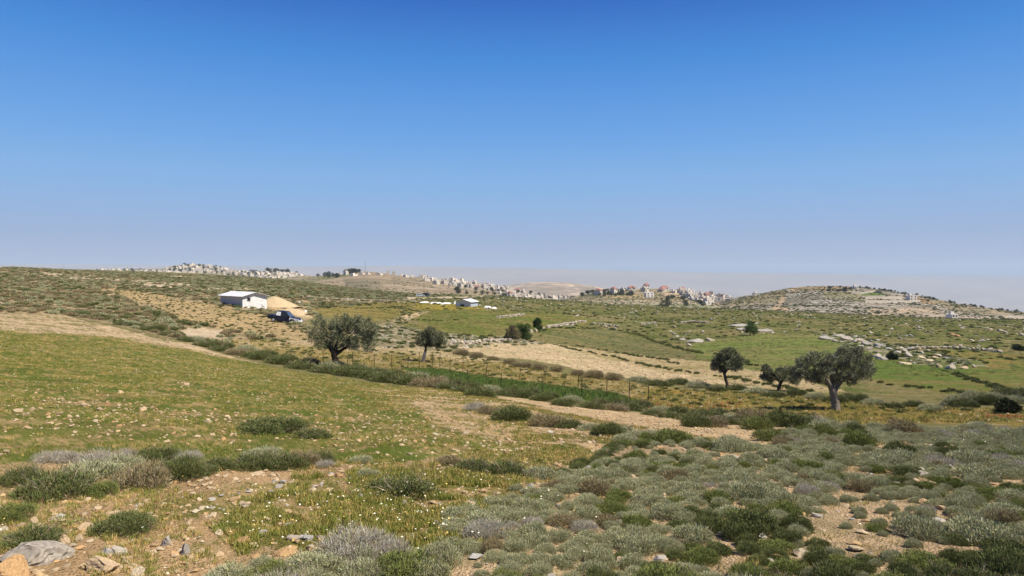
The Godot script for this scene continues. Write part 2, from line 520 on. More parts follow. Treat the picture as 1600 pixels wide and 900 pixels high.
func make_hill(called: String, label: String, h: Dictionary, nu: int, nv: int, m: Material) -> void:
	var b := MB.new()
	var x0: float = h.crest[0][0]
	var x1: float = h.crest[-1][0]
	var cut := nv * 5 / 4
	var patches: Array = []
	for p in h.get("patches", []):
		var poly := PackedVector2Array()
		for i in range(2, p.size(), 2):
			poly.append(Vector2(p[i], p[i + 1]))
		patches.append([p[0], p[1], poly])
	for j in cut + 1:
		var v := float(j) / nv
		for i in nu + 1:
			var px := lerpf(x0, x1, float(i) / nu)
			var p := hill_point(h, px, v)
			var q := Vector2(p.x, p.z)
			var s: float = h.scale
			var a := n1.get_noise_2d(q.x * 3.0 * s, q.y * 3.0 * s)
			var e := n2.get_noise_2d(q.x * 12.0 * s, q.y * 12.0 * s)
			var col: Color = (h.c1 as Color).lerp(h.c2, clampf(0.5 + a * 1.2 + e * 0.9, 0.0, 1.0))
			if h.has("c3"):
				var w := n3.get_noise_2d(q.x * 5.0 * s, q.y * 22.0 * s) + 0.5 * n2.get_noise_2d(q.x * 40.0 * s, q.y * 40.0 * s)
				col = col.lerp(h.c3, clampf((w - h.get("t3", 0.2)) * 4.0, 0.0, 1.0))
			if not patches.is_empty():
				var c := along(h.crest, px)
				var bb := along(h.base, px)
				var here := Vector2(px + a * 4.0, lerpf(bb.x, c.x, minf(v, 1.0)) + e * 1.2)
				for pt in patches:
					if Geometry2D.is_point_in_polygon(here, pt[2]):
						col = (pt[0] as Color).lerp(pt[1], clampf(0.5 + e * 1.4 + a * 0.6, 0.0, 1.0))
			b.tint = col
			b.vert(p)
	for j in cut:
		for i in nu:
			var k := j * (nu + 1) + i
			b.tri(k, k + nu + 1, k + 1)
			b.tri(k + 1, k + nu + 1, k + nu + 2)
	var o := part(called, b.mesh(true), m, self)
	tag(o, label, "hill", "", "structure")

var H := {}

func define_hills() -> void:
	# crest and base: [photo x, photo y, forward distance in metres]
	H.left = {"crest": [[-900, 424, 2300], [0, 423, 2300], [60, 422.5, 2300], [110, 421, 2300], [180, 420, 2250], [250, 420, 2200], [275, 415, 2200], [300, 412.5, 2200], [325, 415, 2200], [350, 420, 2150], [385, 424.5, 2100], [420, 423.5, 2100], [450, 424.5, 2100], [480, 430, 2100], [520, 438, 2100], [560, 448, 2100]],
		"base": [[-900, 436, 1500], [0, 436, 1500], [250, 435, 1500], [400, 438, 1500], [480, 442, 1500], [560, 455, 1500]],
		"c1": Color(0.22, 0.20, 0.12), "c2": Color(0.33, 0.28, 0.19), "c3": Color(0.45, 0.38, 0.28), "t3": 0.25, "scale": 0.004, "rough": 1.0}
	H.centre = {"crest": [[420, 441, 1500], [470, 433.5, 1480], [500, 431, 1450], [530, 428.5, 1450], [550, 425.5, 1450], [572, 424, 1450], [595, 426, 1450], [620, 430.5, 1450], [650, 433, 1480], [690, 436, 1520], [730, 439.5, 1560], [770, 446, 1600], [810, 455, 1650], [850, 462, 1650], [900, 468, 1600], [960, 476, 1550]],
		"base": [[420, 455, 800], [560, 458, 780], [700, 462, 800], [800, 474, 850], [900, 482, 850], [960, 486, 850]],
		"c1": Color(0.30, 0.235, 0.155), "c2": Color(0.22, 0.18, 0.115), "c3": Color(0.44, 0.36, 0.26), "t3": 0.18, "scale": 0.005, "rough": 1.2,
		"patches": [[Color(0.15, 0.14, 0.09), Color(0.24, 0.2, 0.13), 535, 436, 585, 436, 600, 450, 560, 452, 540, 444], [Color(0.16, 0.165, 0.075), Color(0.25, 0.22, 0.13), 420, 441, 500, 432, 545, 425, 552, 430, 500, 438, 430, 448],
			[Color(0.17, 0.165, 0.095), Color(0.36, 0.3, 0.22), 700, 443, 760, 450, 770, 456, 720, 452]]}
	H.far_tan = {"crest": [[740, 462, 4200], [790, 446, 4200], [830, 441.5, 4200], [860, 440.3, 4200], [890, 441.8, 4200], [920, 446, 4200], [960, 453, 4200], [1010, 466, 4200]],
		"base": [[740, 480, 2900], [1010, 480, 2900]],
		"c1": Color(0.30, 0.235, 0.17), "c2": Color(0.19, 0.16, 0.12), "c3": Color(0.40, 0.32, 0.24), "t3": 0.2, "scale": 0.0022, "rough": 5.0}
	H.mid_right = {"crest": [[820, 485, 1150], [870, 472, 1150], [895, 464, 1150], [930, 457.5, 1150], [960, 453.5, 1150], [1000, 451, 1150], [1040, 451.5, 1150], [1070, 454, 1150], [1095, 459, 1150], [1130, 463, 1150], [1170, 468, 1150], [1230, 478, 1150]],
		"base": [[820, 492, 560], [900, 482, 560], [1000, 486, 560], [1100, 490, 560], [1230, 500, 560]],
		"c1": Color(0.32, 0.26, 0.17), "c2": Color(0.20, 0.18, 0.10), "c3": Color(0.46, 0.37, 0.25), "t3": 0.12, "scale": 0.007, "rough": 0.7,
		"patches": [[Color(0.10, 0.11, 0.05), Color(0.18, 0.16, 0.08), 905, 462, 940, 457, 990, 456, 985, 460, 930, 464], [Color(0.46, 0.35, 0.19), Color(0.30, 0.25, 0.13), 945, 461, 1010, 460, 1012, 467, 950, 467],
			[Color(0.16, 0.18, 0.07), Color(0.34, 0.30, 0.2), 960, 472, 1130, 476, 1130, 486, 960, 484], [Color(0.47, 0.37, 0.25), Color(0.33, 0.25, 0.15), 1030, 455, 1130, 464, 1130, 470, 1040, 462]]}
	H.right = {"crest": [[1040, 494, 950], [1080, 483, 950], [1115, 474, 950], [1145, 466.5, 960], [1180, 460, 980], [1210, 454, 1000], [1235, 449.5, 1000], [1265, 447.2, 1000], [1300, 446.5, 1000], [1340, 448, 1000], [1380, 453, 980], [1420, 459.5, 960], [1460, 467, 940], [1500, 475, 920], [1540, 481, 900], [1580, 486, 900], [1620, 490, 900], [1800, 505, 880], [2300, 520, 850]],
		"base": [[1040, 500, 520], [1120, 496, 520], [1300, 503, 520], [1450, 510, 520], [1600, 514, 520], [2300, 540, 520]],
		"c1": Color(0.14, 0.13, 0.095), "c2": Color(0.24, 0.215, 0.165), "c3": Color(0.43, 0.39, 0.33), "t3": 0.14, "scale": 0.012, "rough": 0.9,
		"patches": [[Color(0.17, 0.15, 0.08), Color(0.26, 0.22, 0.13), 1120, 476, 1180, 461, 1230, 452, 1225, 470, 1150, 482], [Color(0.44, 0.33, 0.2), Color(0.26, 0.21, 0.13), 1203, 490, 1215, 470, 1222, 459, 1228, 459, 1222, 472, 1212, 490],
			[Color(0.50, 0.35, 0.23), Color(0.40, 0.30, 0.19), 1200, 485, 1222, 480, 1245, 486, 1225, 489], [Color(0.48, 0.36, 0.22), Color(0.36, 0.28, 0.17), 1225, 491, 1262, 492, 1260, 497, 1228, 496], [Color(0.42, 0.33, 0.22), Color(0.27, 0.22, 0.14), 1110, 484, 1150, 475, 1148, 480, 1115, 488],
			[Color(0.36, 0.27, 0.17), Color(0.2, 0.17, 0.1), 1230, 449, 1340, 446, 1340, 453, 1280, 454, 1235, 455], [Color(0.10, 0.15, 0.035), Color(0.13, 0.16, 0.05), 1330, 462, 1365, 455, 1390, 461, 1350, 464], [Color(0.16, 0.16, 0.07), Color(0.25, 0.22, 0.13), 1285, 457, 1345, 457, 1350, 470, 1290, 466],
			[Color(0.40, 0.26, 0.15), Color(0.25, 0.18, 0.11), 1425, 462, 1500, 474, 1495, 480, 1430, 472], [Color(0.46, 0.36, 0.25), Color(0.27, 0.22, 0.15), 1355, 484, 1470, 480, 1470, 494, 1360, 496], [Color(0.47, 0.40, 0.31), Color(0.3, 0.25, 0.18), 1440, 490, 1600, 494, 1600, 504, 1440, 504], [Color(0.2, 0.18, 0.11), Color(0.33, 0.27, 0.18), 1440, 466, 1620, 488, 1620, 494, 1500, 490]]}
	H.escarpment = {"crest": [[-1400, 411, 18000], [0, 412, 18000], [300, 414, 18000], [500, 416.5, 18000], [580, 415.5, 18000], [620, 415, 18000], [800, 419, 18000], [860, 420, 18000], [1000, 424, 18000], [1100, 426, 18000], [1250, 427.5, 18000], [1400, 430.5, 18000], [1600, 433, 18000], [3000, 450, 18000]],
		"base": [[-1400, 470, 7000], [0, 480, 7000], [1600, 520, 7000], [3000, 560, 7000]],
		"c1": Color(0.27, 0.215, 0.165), "c2": Color(0.21, 0.17, 0.135), "scale": 0.001, "rough": 18.0}

func make_hills() -> void:
	make_hill("far_mountains", "long pale hazy escarpment along the far horizon", H.escarpment, 300, 40, M.far_hill)
	make_hill("hill_beyond_town", "smooth tan hill fading in haze behind the central town", H.far_tan, 200, 60, M.far_hill)
	make_hill("hill_with_hilltop_town", "low ridge carrying a pale hilltop town at the end of the scrub slope", H.left, 420, 40, M.hillside)
	make_hill("hill_with_mast", "bare brown hill with terraces and a thin mast on top", H.centre, 420, 70, M.hillside)
	make_hill("hill_with_red_roofs", "low terraced hill with red roofed houses along its crest", H.mid_right, 360, 70, M.hillside)
	make_hill("hill_with_stone_terraces", "broad rocky grey hill with stone walls and a green patch", H.right, 640, 120, M.hillside)

# ---------------------------------------------------------------- plants

func shrub_leaves(sd: int, n: int, hr: float, l: float, w: float, cols: Array, lobes := 7, open := 0.0) -> ArrayMesh:
	# foliage of a cushion shrub one metre across
	var r := RandomNumberGenerator.new()
	r.seed = sd
	var b := MB.new()
	var ls: Array = [[Vector3(0, 0.05, 0), 0.3]]
	for k in lobes:
		var a := TAU * k / lobes + r.randf_range(-0.4, 0.4)
		var d := r.randf_range(0.16, 0.33)
		ls.append([Vector3(cos(a) * d, r.randf_range(-0.02, 0.12), sin(a) * d), r.randf_range(0.15, 0.24)])
	for i in n:
		var lb: Array = ls[r.randi() % ls.size()]
		var d := rand_dir(r)
		if d.y < -0.25:
			d.y = -d.y
		var rad: float = lb[1] * (1.0 + open * r.randf()) * pow(r.randf_range(0.12, 1.0), 0.3)
		var p: Vector3 = lb[0] + d * rad
		p.y = maxf(p.y, 0.0) * hr * 2.2
		var dir := (d * 0.8 + Vector3.UP * 0.55 + rand_dir(r) * 0.7).normalized()
		var across := dir.cross(rand_dir(r)).normalized()
		b.tint = vary(cols[r.randi() % cols.size()], r, 0.28)
		# some long shoots stick out of the cushion
		var reach := r.randf_range(1.8, 3.0) if r.randf() < 0.07 else r.randf_range(0.6, 1.4)
		b.leaf(p, dir, across, l * reach, w * r.randf_range(0.7, 1.3))
	return b.mesh()

func shrub_twigs(sd: int, n: int, hr: float, col: Color) -> ArrayMesh:
	var r := RandomNumberGenerator.new()
	r.seed = sd
	var b := MB.new()
	for i in n:
		var a := r.randf() * TAU
		var e := r.randf_range(0.15, 1.2)
		var d := Vector3(cos(a) * cos(e), sin(e) * hr * 2.0, sin(a) * cos(e)).normalized()
		b.tint = vary(col, r, 0.3)
		var p := Vector3(cos(a), 0, sin(a)) * r.randf() * 0.1
		var len := r.randf_range(0.25, 0.47)
		b.leaf(p, d, d.cross(rand_dir(r)).normalized(), len, 0.014)
		for k in 3:
			var q := p + d * len * r.randf_range(0.4, 0.9)
			var d2 := (d + rand_dir(r) * 0.7).normalized()
			b.leaf(q, d2, d2.cross(rand_dir(r)).normalized(), r.randf_range(0.06, 0.12), 0.006)
	return b.mesh()

const SHRUB_LABEL := {
	"sage": ["grey green", [Color(0.27, 0.29, 0.145), Color(0.38, 0.385, 0.235), Color(0.19, 0.215, 0.085), Color(0.34, 0.355, 0.21), Color(0.42, 0.38, 0.26)]],
	"dark": ["dark green", [Color(0.085, 0.115, 0.034), Color(0.12, 0.145, 0.05), Color(0.13, 0.125, 0.05)]],
	"lush": ["fresh green", [Color(0.14, 0.17, 0.045), Color(0.20, 0.215, 0.065), Color(0.11, 0.14, 0.04)]],
	"silver": ["silvery leafless", [Color(0.35, 0.325, 0.265), Color(0.27, 0.245, 0.195), Color(0.42, 0.395, 0.335)]],
	"brown": ["brownish half dry", [Color(0.24, 0.19, 0.10), Color(0.18, 0.17, 0.075), Color(0.31, 0.25, 0.16)]]}

func make_shrub_meshes() -> void:
	var k := 0
	for kind in SHRUB_LABEL:
		var cols: Array = SHRUB_LABEL[kind][1]
		var list: Array = []
		for i in (4 if kind == "sage" else 3):
			k += 1
			var fine: bool = kind == "silver"
			list.append([shrub_leaves(100 + k, 11500 if not fine else 7500, 0.27 + 0.05 * (i % 3), 0.037 if not fine else 0.05, 0.0088 if not fine else 0.0048, cols, 6 + i, 0.38 if not fine else 0.45),
				shrub_twigs(200 + k, 70, 0.3, Color(0.24, 0.2, 0.15))])
		S["shrub_" + kind] = list
		S["far_" + kind] = shrub_leaves(300 + k, 750, 0.42, 0.10, 0.05, cols, 6)

func stand(p: Vector3, s: float, r: RandomNumberGenerator, flat := 1.0) -> Transform3D:
	return Transform3D(Basis(Vector3.UP, r.randf() * TAU).scaled(Vector3(s, s * flat, s)), p)

func shrub(kind: String, p: Vector3, width: float, tall: float, label: String, group := "") -> Node3D:
	# tall: height in metres over that of the plain cushion
	var list: Array = S["shrub_" + kind]
	var pick: Array = list[rng.randi() % list.size()]
	var o := thing("shrub", p - Vector3(0, 0.02 * width, 0), rng.randf() * TAU, label, "shrub", group)
	o.scale = Vector3(width, width * tall, width)
	part("foliage", pick[0], M.leaf, o)
	part("twigs", pick[1], M.twig, o)
	return o

func shrub_px(kind: String, px: float, py: float, wpx: float, hpx: float, label: String, group := "") -> void:
	var p := at(px, py)
	var w := wpx / FOCAL * -p.z
	var h := hpx / FOCAL * -p.z
	if group != "" and (label.contains(" shrub in the hedge") or label.contains(" shrub packed into") or label.contains(" shrub in the loose row")):
		label = ("small " if wpx < 42.0 else ("broad " if wpx > 54.0 else "middling ")) + ("low " if hpx < wpx * 0.43 else "rounded ") + label
	shrub(kind, on(p.x, -p.z + w * 0.3), w * 1.08, clampf(h / w / 0.42, 0.5, 2.2), label, group)

func leafy_tree(called: String, base_px: Array, trunk: Array, limbs: Array, lobes: Array, leaf_n: int, leaf_l: float, cols: Array, bark_col: Color, label: String, cat := "tree", group := "", dist := -1.0) -> Node3D:
	# trunk, limbs: lists of [photo x, photo y, depth in m, radius in m]; lobes: [photo x, photo y, radius in photo pixels]
	var p := at(base_px[0], base_px[1])
	if dist > 0.0:
		var dd := ray(base_px[0], base_px[1])
		p = Vector3(dd.x * dist, height(dd.x * dist, dist), -dist)
	var z := -p.z
	var r := RandomNumberGenerator.new()
	r.seed = int(base_px[0] * 7 + base_px[1])
	var k := z / FOCAL
	var own := func(px: float, py: float, dz: float) -> Vector3: return Vector3((px - base_px[0]) * k, (base_px[1] - py) * k, dz)
	var o := thing(called, p, 0.0, label, cat, group)
	var wood := MB.new()
	wood.tint = bark_col
	var pts: Array = []
	var rad: Array = []
	for t in trunk:
		pts.append(own.call(t[0], t[1], t[2]))
		rad.append(t[3])
	pts[0].y -= 0.25
	# finer steps so that the bark can be uneven
	var fp: Array = []
	var fr: Array = []
	for i in pts.size() - 1:
		for s in 4:
			fp.append(pts[i].lerp(pts[i + 1], s / 4.0))
			fr.append(lerpf(rad[i], rad[i + 1], s / 4.0))
	fp.append(pts[-1])
	fr.append(rad[-1])
	wood.tube(fp, fr, 12, 0.14, r)
	part("trunk", wood.mesh(true), M.bark, o)
	for lm in limbs:
		var lw := MB.new()
		lw.tint = bark_col
		var lp: Array = []
		var lr: Array = []
		for t in lm:
			lp.append(own.call(t[0], t[1], t[2]))
			lr.append(t[3])
		lw.tube(lp, lr, 8, 0.1, r)
		part("limb", lw.mesh(true), M.bark, o)
	var b := MB.new()
	var br := MB.new()
	br.tint = bark_col
	var total := 0.0
	for lb in lobes:
		total += lb[2] * lb[2]
	var fork: Vector3 = pts[-1]
	for lb in lobes:
		var c: Vector3 = own.call(lb[0], lb[1], (lb[3] if lb.size() > 3 else r.randf_range(-0.5, 0.5) * lb[2] * k * 1.6))
		var rl: float = lb[2] * k * 1.06
		br.tube([fork, fork.lerp(c, 0.5) + Vector3(0, 0.1, 0), c], [0.05, 0.035, 0.015], 5)
		# small clumps over the lobe
		var clumps := 40
		for q in clumps:
			var d := rand_dir(r)
			var cc := c + d * Vector3(1, 0.85, 1) * rl * pow(r.randf_range(0.1, 1.0), 0.4) * 0.92
			var cr := rl * r.randf_range(0.17, 0.36)
			var shade := r.randf()
			var n := int(leaf_n * lb[2] * lb[2] / total / clumps)
			for i in n:
				var e := rand_dir(r)
				var lp := cc + e * cr * pow(r.randf(), 0.45)
				var dir := (e + d * 0.5 + Vector3(0, 0.25, 0) + rand_dir(r) * 0.7).normalized()
				b.tint = vary((cols[0] as Color).lerp(cols[1], clampf(shade + r.randf_range(-0.5, 0.5), 0.0, 1.0)), r, 0.25)
				b.leaf(lp, dir, dir.cross(rand_dir(r)).normalized(), leaf_l * r.randf_range(0.6, 1.5), leaf_l * 0.32 * r.randf_range(0.7, 1.3))
	var cr_ := part("crown", b.mesh(), M.leaf, o)
	part("branches", br.mesh(true), M.bark, cr_)
	return o

func make_olives() -> void:
	var c := [Color(0.088, 0.103, 0.048), Color(0.235, 0.242, 0.155)]
	var bark := Color(0.15, 0.125, 0.10)
	leafy_tree("olive_tree", [527, 575], [[527, 575, 0, 0.34], [525, 566, 0, 0.24], [522, 556, 0, 0.22], [521, 549, 0, 0.21]],
		[[[522, 553, 0, 0.17], [517, 545, 0.1, 0.14], [512, 536, 0.2, 0.09], [503, 520, 0.2, 0.05]], [[523, 554, 0, 0.17], [531, 549, -0.2, 0.14], [540, 542, -0.3, 0.1], [556, 525, -0.3, 0.05]], [[521, 551, 0, 0.14], [524, 540, -0.3, 0.1], [530, 515, -0.5, 0.04]]],
		[[496, 522, 15], [505, 535, 12], [500, 504, 11], [499, 494, 5], [516, 514, 16], [534, 508, 17], [530, 530, 15], [552, 508, 18], [570, 508, 17], [578, 522, 13], [563, 530, 16], [577, 540, 11], [548, 537, 12], [516, 538, 8], [540, 498, 9], [584, 512, 8]],
		30000, 0.12, c, Color(0.085, 0.07, 0.055), "wide two stemmed olive tree by the fence's open end", "olive tree", "olive trees")
	var t := leafy_tree("olive_tree", [661, 566], [[661, 566, 0, 0.16], [663, 556, 0, 0.12], [665, 547, 0, 0.11], [665.5, 541, 0, 0.10]],
		[[[665, 543, 0, 0.08], [660, 536, 0, 0.05], [657, 528, 0, 0.03]], [[665, 543, 0, 0.08], [674, 533, 0, 0.05], [682, 524, 0, 0.03]]],
		[[661, 529, 11], [656, 535, 7], [672, 522, 10], [671, 514, 5], [683, 526, 11], [690, 533, 8], [675, 534, 9], [684, 540, 5]],
		15000, 0.13, c, bark, "small olive tree with whitewashed trunk foot behind the fence", "olive tree", "olive trees")
	var wp := MB.new()
	wp.tint = Color(0.55, 0.47, 0.37)
	var kk := -t.position.z / FOCAL
	wp.tube([Vector3(0, -0.1, 0), Vector3(2 * kk, 10 * kk, 0), Vector3(3.6 * kk, 17 * kk, 0)], [0.20, 0.155, 0.135], 12, 0.05, rng)
	part("trunk_guard", wp.mesh(true), M.plain, t)
	leafy_tree("olive_tree", [1137, 608], [[1137, 608, 0, 0.22], [1136, 600, 0, 0.14], [1133, 590, 0, 0.12], [1131, 581, 0, 0.11]],
		[[[1132, 584, 0, 0.08], [1124, 573, 0, 0.06], [1118, 565, 0, 0.03]], [[1132, 584, 0, 0.09], [1140, 572, 0, 0.06], [1150, 562, 0, 0.03]]],
		[[1122, 566, 10], [1117, 574, 6], [1132, 555, 11], [1145, 554, 10], [1153, 564, 9], [1138, 568, 12], [1152, 574, 7], [1128, 577, 6], [1140, 547, 5], [1159, 568, 4]],
		17000, 0.12, c, bark, "round topped olive tree on one slim leaning trunk", "olive tree", "olive trees")
	leafy_tree("olive_tree", [1217, 611], [[1217, 611, 0, 0.2], [1217, 606, 0, 0.15], [1219, 600, 0, 0.14], [1221, 596, 0, 0.12]],
		[[[1220, 599, 0, 0.1], [1210, 588, 0, 0.06], [1200, 580, 0, 0.03]], [[1220, 598, 0, 0.1], [1230, 588, 0, 0.06], [1238, 580, 0, 0.03]]],
		[[1200, 580, 9], [1194, 573, 5], [1203, 591, 9], [1216, 584, 12], [1229, 583, 12], [1238, 592, 9], [1245, 582, 10], [1193, 590, 5]],
		15000, 0.13, c, bark, "low olive tree on a short dark trunk half behind the largest olive", "olive tree", "olive trees")
	leafy_tree("olive_tree", [1305, 641], [[1305, 641, 0, 0.34], [1306, 633, 0, 0.27], [1304, 622, 0, 0.25], [1301, 611, 0, 0.24], [1299, 604, 0, 0.22]],
		[[[1301, 612, 0, 0.2], [1296, 603, 0.1, 0.17], [1288, 590, 0.2, 0.11], [1270, 573, 0.3, 0.05]], [[1302, 614, 0, 0.18], [1309, 605, -0.1, 0.14], [1320, 592, -0.2, 0.1], [1340, 572, -0.3, 0.05]], [[1300, 607, 0, 0.15], [1302, 590, -0.3, 0.1], [1306, 566, -0.4, 0.04]]],
		[[1246, 578, 11], [1253, 567, 11], [1268, 560, 13], [1262, 585, 12], [1280, 578, 15], [1288, 560, 14], [1304, 570, 16], [1318, 558, 16], [1336, 556, 16], [1352, 565, 14], [1345, 582, 16], [1326, 580, 17], [1308, 590, 10], [1360, 578, 8], [1332, 595, 8], [1275, 594, 8], [1244, 588, 7], [1316, 546, 6], [1342, 546, 6]],
		40000, 0.105, [Color(0.092, 0.104, 0.053), Color(0.265, 0.268, 0.19)], Color(0.38, 0.335, 0.28), "largest olive tree with thick forked grey trunk and wide crown", "olive tree", "olive trees")

func make_bushes() -> void:
	var g := [Color(0.05, 0.085, 0.022), Color(0.085, 0.125, 0.04)]
	var d := [Color(0.055, 0.07, 0.03), Color(0.11, 0.12, 0.065)]
	var br := [Color(0.13, 0.115, 0.06), Color(0.19, 0.165, 0.09)]
	var bark := Color(0.12, 0.10, 0.08)
	for a in [
		[818, 531, [[815, 515, 8], [820, 522, 10], [812, 510, 5], [823, 511, 6], [824, 527, 6]], g, "dark green rounded tree at the foot of two pale boulders"],
		[841, 517, [[840, 504, 6], [842, 511, 5], [837, 508, 4], [840, 500, 4]], g, "small dark green tree growing above two pale boulders"],
		[800, 530, [[799, 518, 8], [805, 523, 8], [795, 526, 6], [800, 512, 5]], br, "brownish round bush beside the dark green boulder tree"],
		[1172, 524, [[1172, 512, 8], [1166, 515, 6], [1177, 517, 6], [1174, 507, 5]], g, "lone dark green tree on the stony green slope"],
		[1576, 646, [[1576, 636, 10], [1568, 640, 6], [1584, 640, 7]], [Color(0.04, 0.05, 0.022), Color(0.08, 0.09, 0.045)], "near black bush beside the golden field"],
		[1394, 562, [[1394, 556, 5], [1390, 558, 4], [1398, 558, 4]], d, "small dark bush among the pale rock slabs"],
		[1590, 548, [[1592, 544, 6], [1598, 546, 5]], d, "dark low bush alone on the far right green slope"]]:
		var b: Array = [a[0], a[1]]
		leafy_tree("bush", b, [[a[0], a[1], 0, 0.12], [a[0], a[1] - 3, 0, 0.1], [a[0], a[1] - 6, 0, 0.08]], [], a[2], 5000, 0.22, a[3], bark, a[4], "bush")
# ---------------------------------------------------------------- scatter

func scatter(zn: Array, n: int, zmin: float, zmax: float, power: float, r: RandomNumberGenerator, edge := 1.15, skip: Array = []) -> Array:
	# n random points of the named fields; power 2 spreads evenly over the ground, less favours the near side
	var zs: Array = []
	for k in zn:
		zs.append(zone_named(k))
	var sk: Array = []
	for k in skip:
		sk.append(zone_named(k))
	var out: Array = []
	var tries := 0
	while out.size() < n and tries < n * 14:
		tries += 1
		var t := r.randf()
		var z := pow(lerpf(pow(zmin, power), pow(zmax, power), t), 1.0 / power)
		var x := r.randf_range(-0.74, 0.74) * edge * z
		var p := Vector2(x, -z)
		var hit := false
		for d in zs:
			if inside(d, p):
				hit = true
				break
		if hit:
			for d in sk:
				if inside(d, p):
					hit = false
					break
		if hit:
			out.append(on(x, z))
	return out

func make_named_shrubs() -> void:
	var row := "shrubs along the terrace edge"
	# the cushion shrubs that stand apart on the near slope
	shrub_px("dark", 412, 677, 120, 30, "long dark green cushion shrub standing alone in the stony field")
	shrub_px("dark", 482, 685, 62, 20, "flat dark green shrub at the end of the lone cushion shrub")
	shrub_px("dark", 624, 780, 122, 42, "broad dark green shrub alone in the near grass with flowers")
	shrub_px("dark", 178, 838, 104, 32, "low dark green shrub on bare soil between pale stones")
	shrub_px("dark", 28, 858, 110, 42, "dark shrub overhanging the large cracked boulder")
	shrub_px("lush", 6, 818, 60, 34, "fresh green shrub behind the large cracked boulder")
	shrub_px("sage", 560, 724, 42, 15, "small grey green shrub on the tan strip by the near grass")
	shrub_px("sage", 572, 748, 42, 18, "small grey green shrub behind the broad dark green shrub")
	var near_row := "shrubs in the thicket on the left of the bare soil"
	for a in [["dark", 60, 782, 130, 56, "largest dark green shrub in the thicket above the bare soil"], ["lush", 147, 777, 54, 30, "small fresh green shrub at the front of the thicket"], ["dark", 18, 760, 70, 40, ""], ["sage", 120, 748, 100, 40, ""], ["brown", 205, 765, 100, 48, ""], ["dark", 262, 752, 90, 44, ""], ["sage", 175, 735, 80, 34, ""],
		["silver", 75, 724, 72, 26, "wide silvery leafless shrub at the back of the thicket"], ["silver", 140, 730, 76, 34, "silvery leafless shrub in the middle of the thicket"], ["silver", 196, 716, 30, 20, "small upright silvery shrub rising above the thicket"], ["silver", 285, 722, 46, 22, ""], ["dark", 232, 722, 74, 28, ""], ["dark", 330, 735, 70, 26, ""],
		["dark", 385, 735, 80, 36, ""], ["dark", 432, 735, 80, 38, ""], ["sage", 400, 718, 70, 26, ""], ["brown", 470, 730, 50, 30, ""], ["dark", 500, 726, 44, 30, ""], ["silver", 505, 732, 30, 16, ""], ["dark", 300, 745, 60, 26, ""]]:
		shrub_px(a[0], a[1], a[2], a[3], a[4], a[5] if a[5] != "" else "%s shrub packed into the thicket above the bare soil" % SHRUB_LABEL[a[0]][0], near_row)
	for a in [["brown", 700, 728, 40, 18, "brownish shrub at the left end of the low shrub line"], ["dark", 740, 738, 70, 28, ""], ["dark", 790, 743, 80, 32, ""], ["sage", 845, 748, 60, 26, ""], ["dark", 880, 742, 28, 14, ""]]:
		shrub_px(a[0], a[1], a[2], a[3], a[4], a[5] if a[5] != "" else "%s shrub in the low shrub line above the near grass" % SHRUB_LABEL[a[0]][0], "shrubs in the low line above the near grass")
	# silver and green shrubs along the bottom of the picture
	for a in [["silver", 545, 888, 124, 56, "ash grey leafless shrub with gnarled stems in front of the near grass"], ["silver", 612, 888, 84, 46, "pale leafless shrub next to the gnarled ash grey one"], ["sage", 480, 905, 110, 40, ""], ["lush", 640, 905, 110, 46, ""], ["dark", 585, 912, 90, 34, ""], ["sage", 350, 915, 90, 34, ""], ["lush", 420, 912, 80, 30, ""]]:
		shrub_px(a[0], a[1], a[2], a[3], a[4], a[5] if a[5] != "" else "%s shrub in the front row below the near grass" % SHRUB_LABEL[a[0]][0], "shrubs in the front row below the near grass")
	# terrace row from the left slope past the olive tree to the right
	var line := [[105, 492, 22], [150, 498, 22], [185, 508, 24], [225, 516, 26], [255, 524, 26], [285, 533, 28], [310, 541, 28], [335, 548, 30], [365, 555, 34], [398, 562, 38], [430, 569, 40], [465, 577, 44], [500, 583, 46], [540, 588, 48], [570, 592, 44], [600, 598, 48], [635, 602, 50], [668, 606, 46], [695, 609, 40], [722, 613, 36], [752, 621, 46], [785, 618, 30], [815, 622, 40], [845, 627, 34], [880, 635, 36], [925, 639, 40], [960, 642, 40], [990, 642, 40], [1022, 650, 36], [1050, 654, 40], [1085, 657, 42], [1110, 655, 40], [1140, 664, 44], [1170, 664, 40]]
	var i := 0
	for a in line:
		i += 1
		var kind: String = "dark" if i % 9 != 0 else "brown"
		shrub_px(kind, a[0], a[1], a[2] * 1.25, a[2] * 0.46, "%s shrub in the hedge like row below the fence" % SHRUB_LABEL[kind][0], row)
		if a[2] <= 29:
			shrub_px("dark" if i % 3 else "sage", a[0] + 16, a[1] + 1.5, a[2] * 1.2, a[2] * 0.55, "%s shrub in the hedge like row below the fence" % SHRUB_LABEL["dark" if i % 3 else "sage"][0], row)
		if a[2] > 29:
			shrub_px("dark" if i % 4 != 1 else "sage", a[0] + 14, a[1] - a[2] * 0.15, a[2], a[2] * 0.42, "%s shrub in the hedge like row below the fence" % SHRUB_LABEL["dark" if i % 4 != 1 else "sage"][0], row)
	# second row, in front of the first
	i = 0
	for a in [[742, 642, 36, "silver"], [765, 648, 40, "brown"], [795, 659, 60, "dark"], [828, 660, 34, "lush"], [858, 668, 48, "brown"], [890, 670, 42, "dark"], [925, 674, 40, "sage"], [950, 682, 50, "dark"], [975, 678, 40, "sage"], [1000, 688, 40, "sage"], [990, 690, 22, "silver"], [1030, 690, 44, "sage"], [1000, 718, 30, "lush"], [945, 716, 34, "dark"]]:
		shrub_px(a[3], a[0], a[1], a[2] * 1.15, a[2] * 0.52, "%s shrub in the loose row across the stony slope" % SHRUB_LABEL[a[3]][0], "shrubs in the loose row across the stony slope")
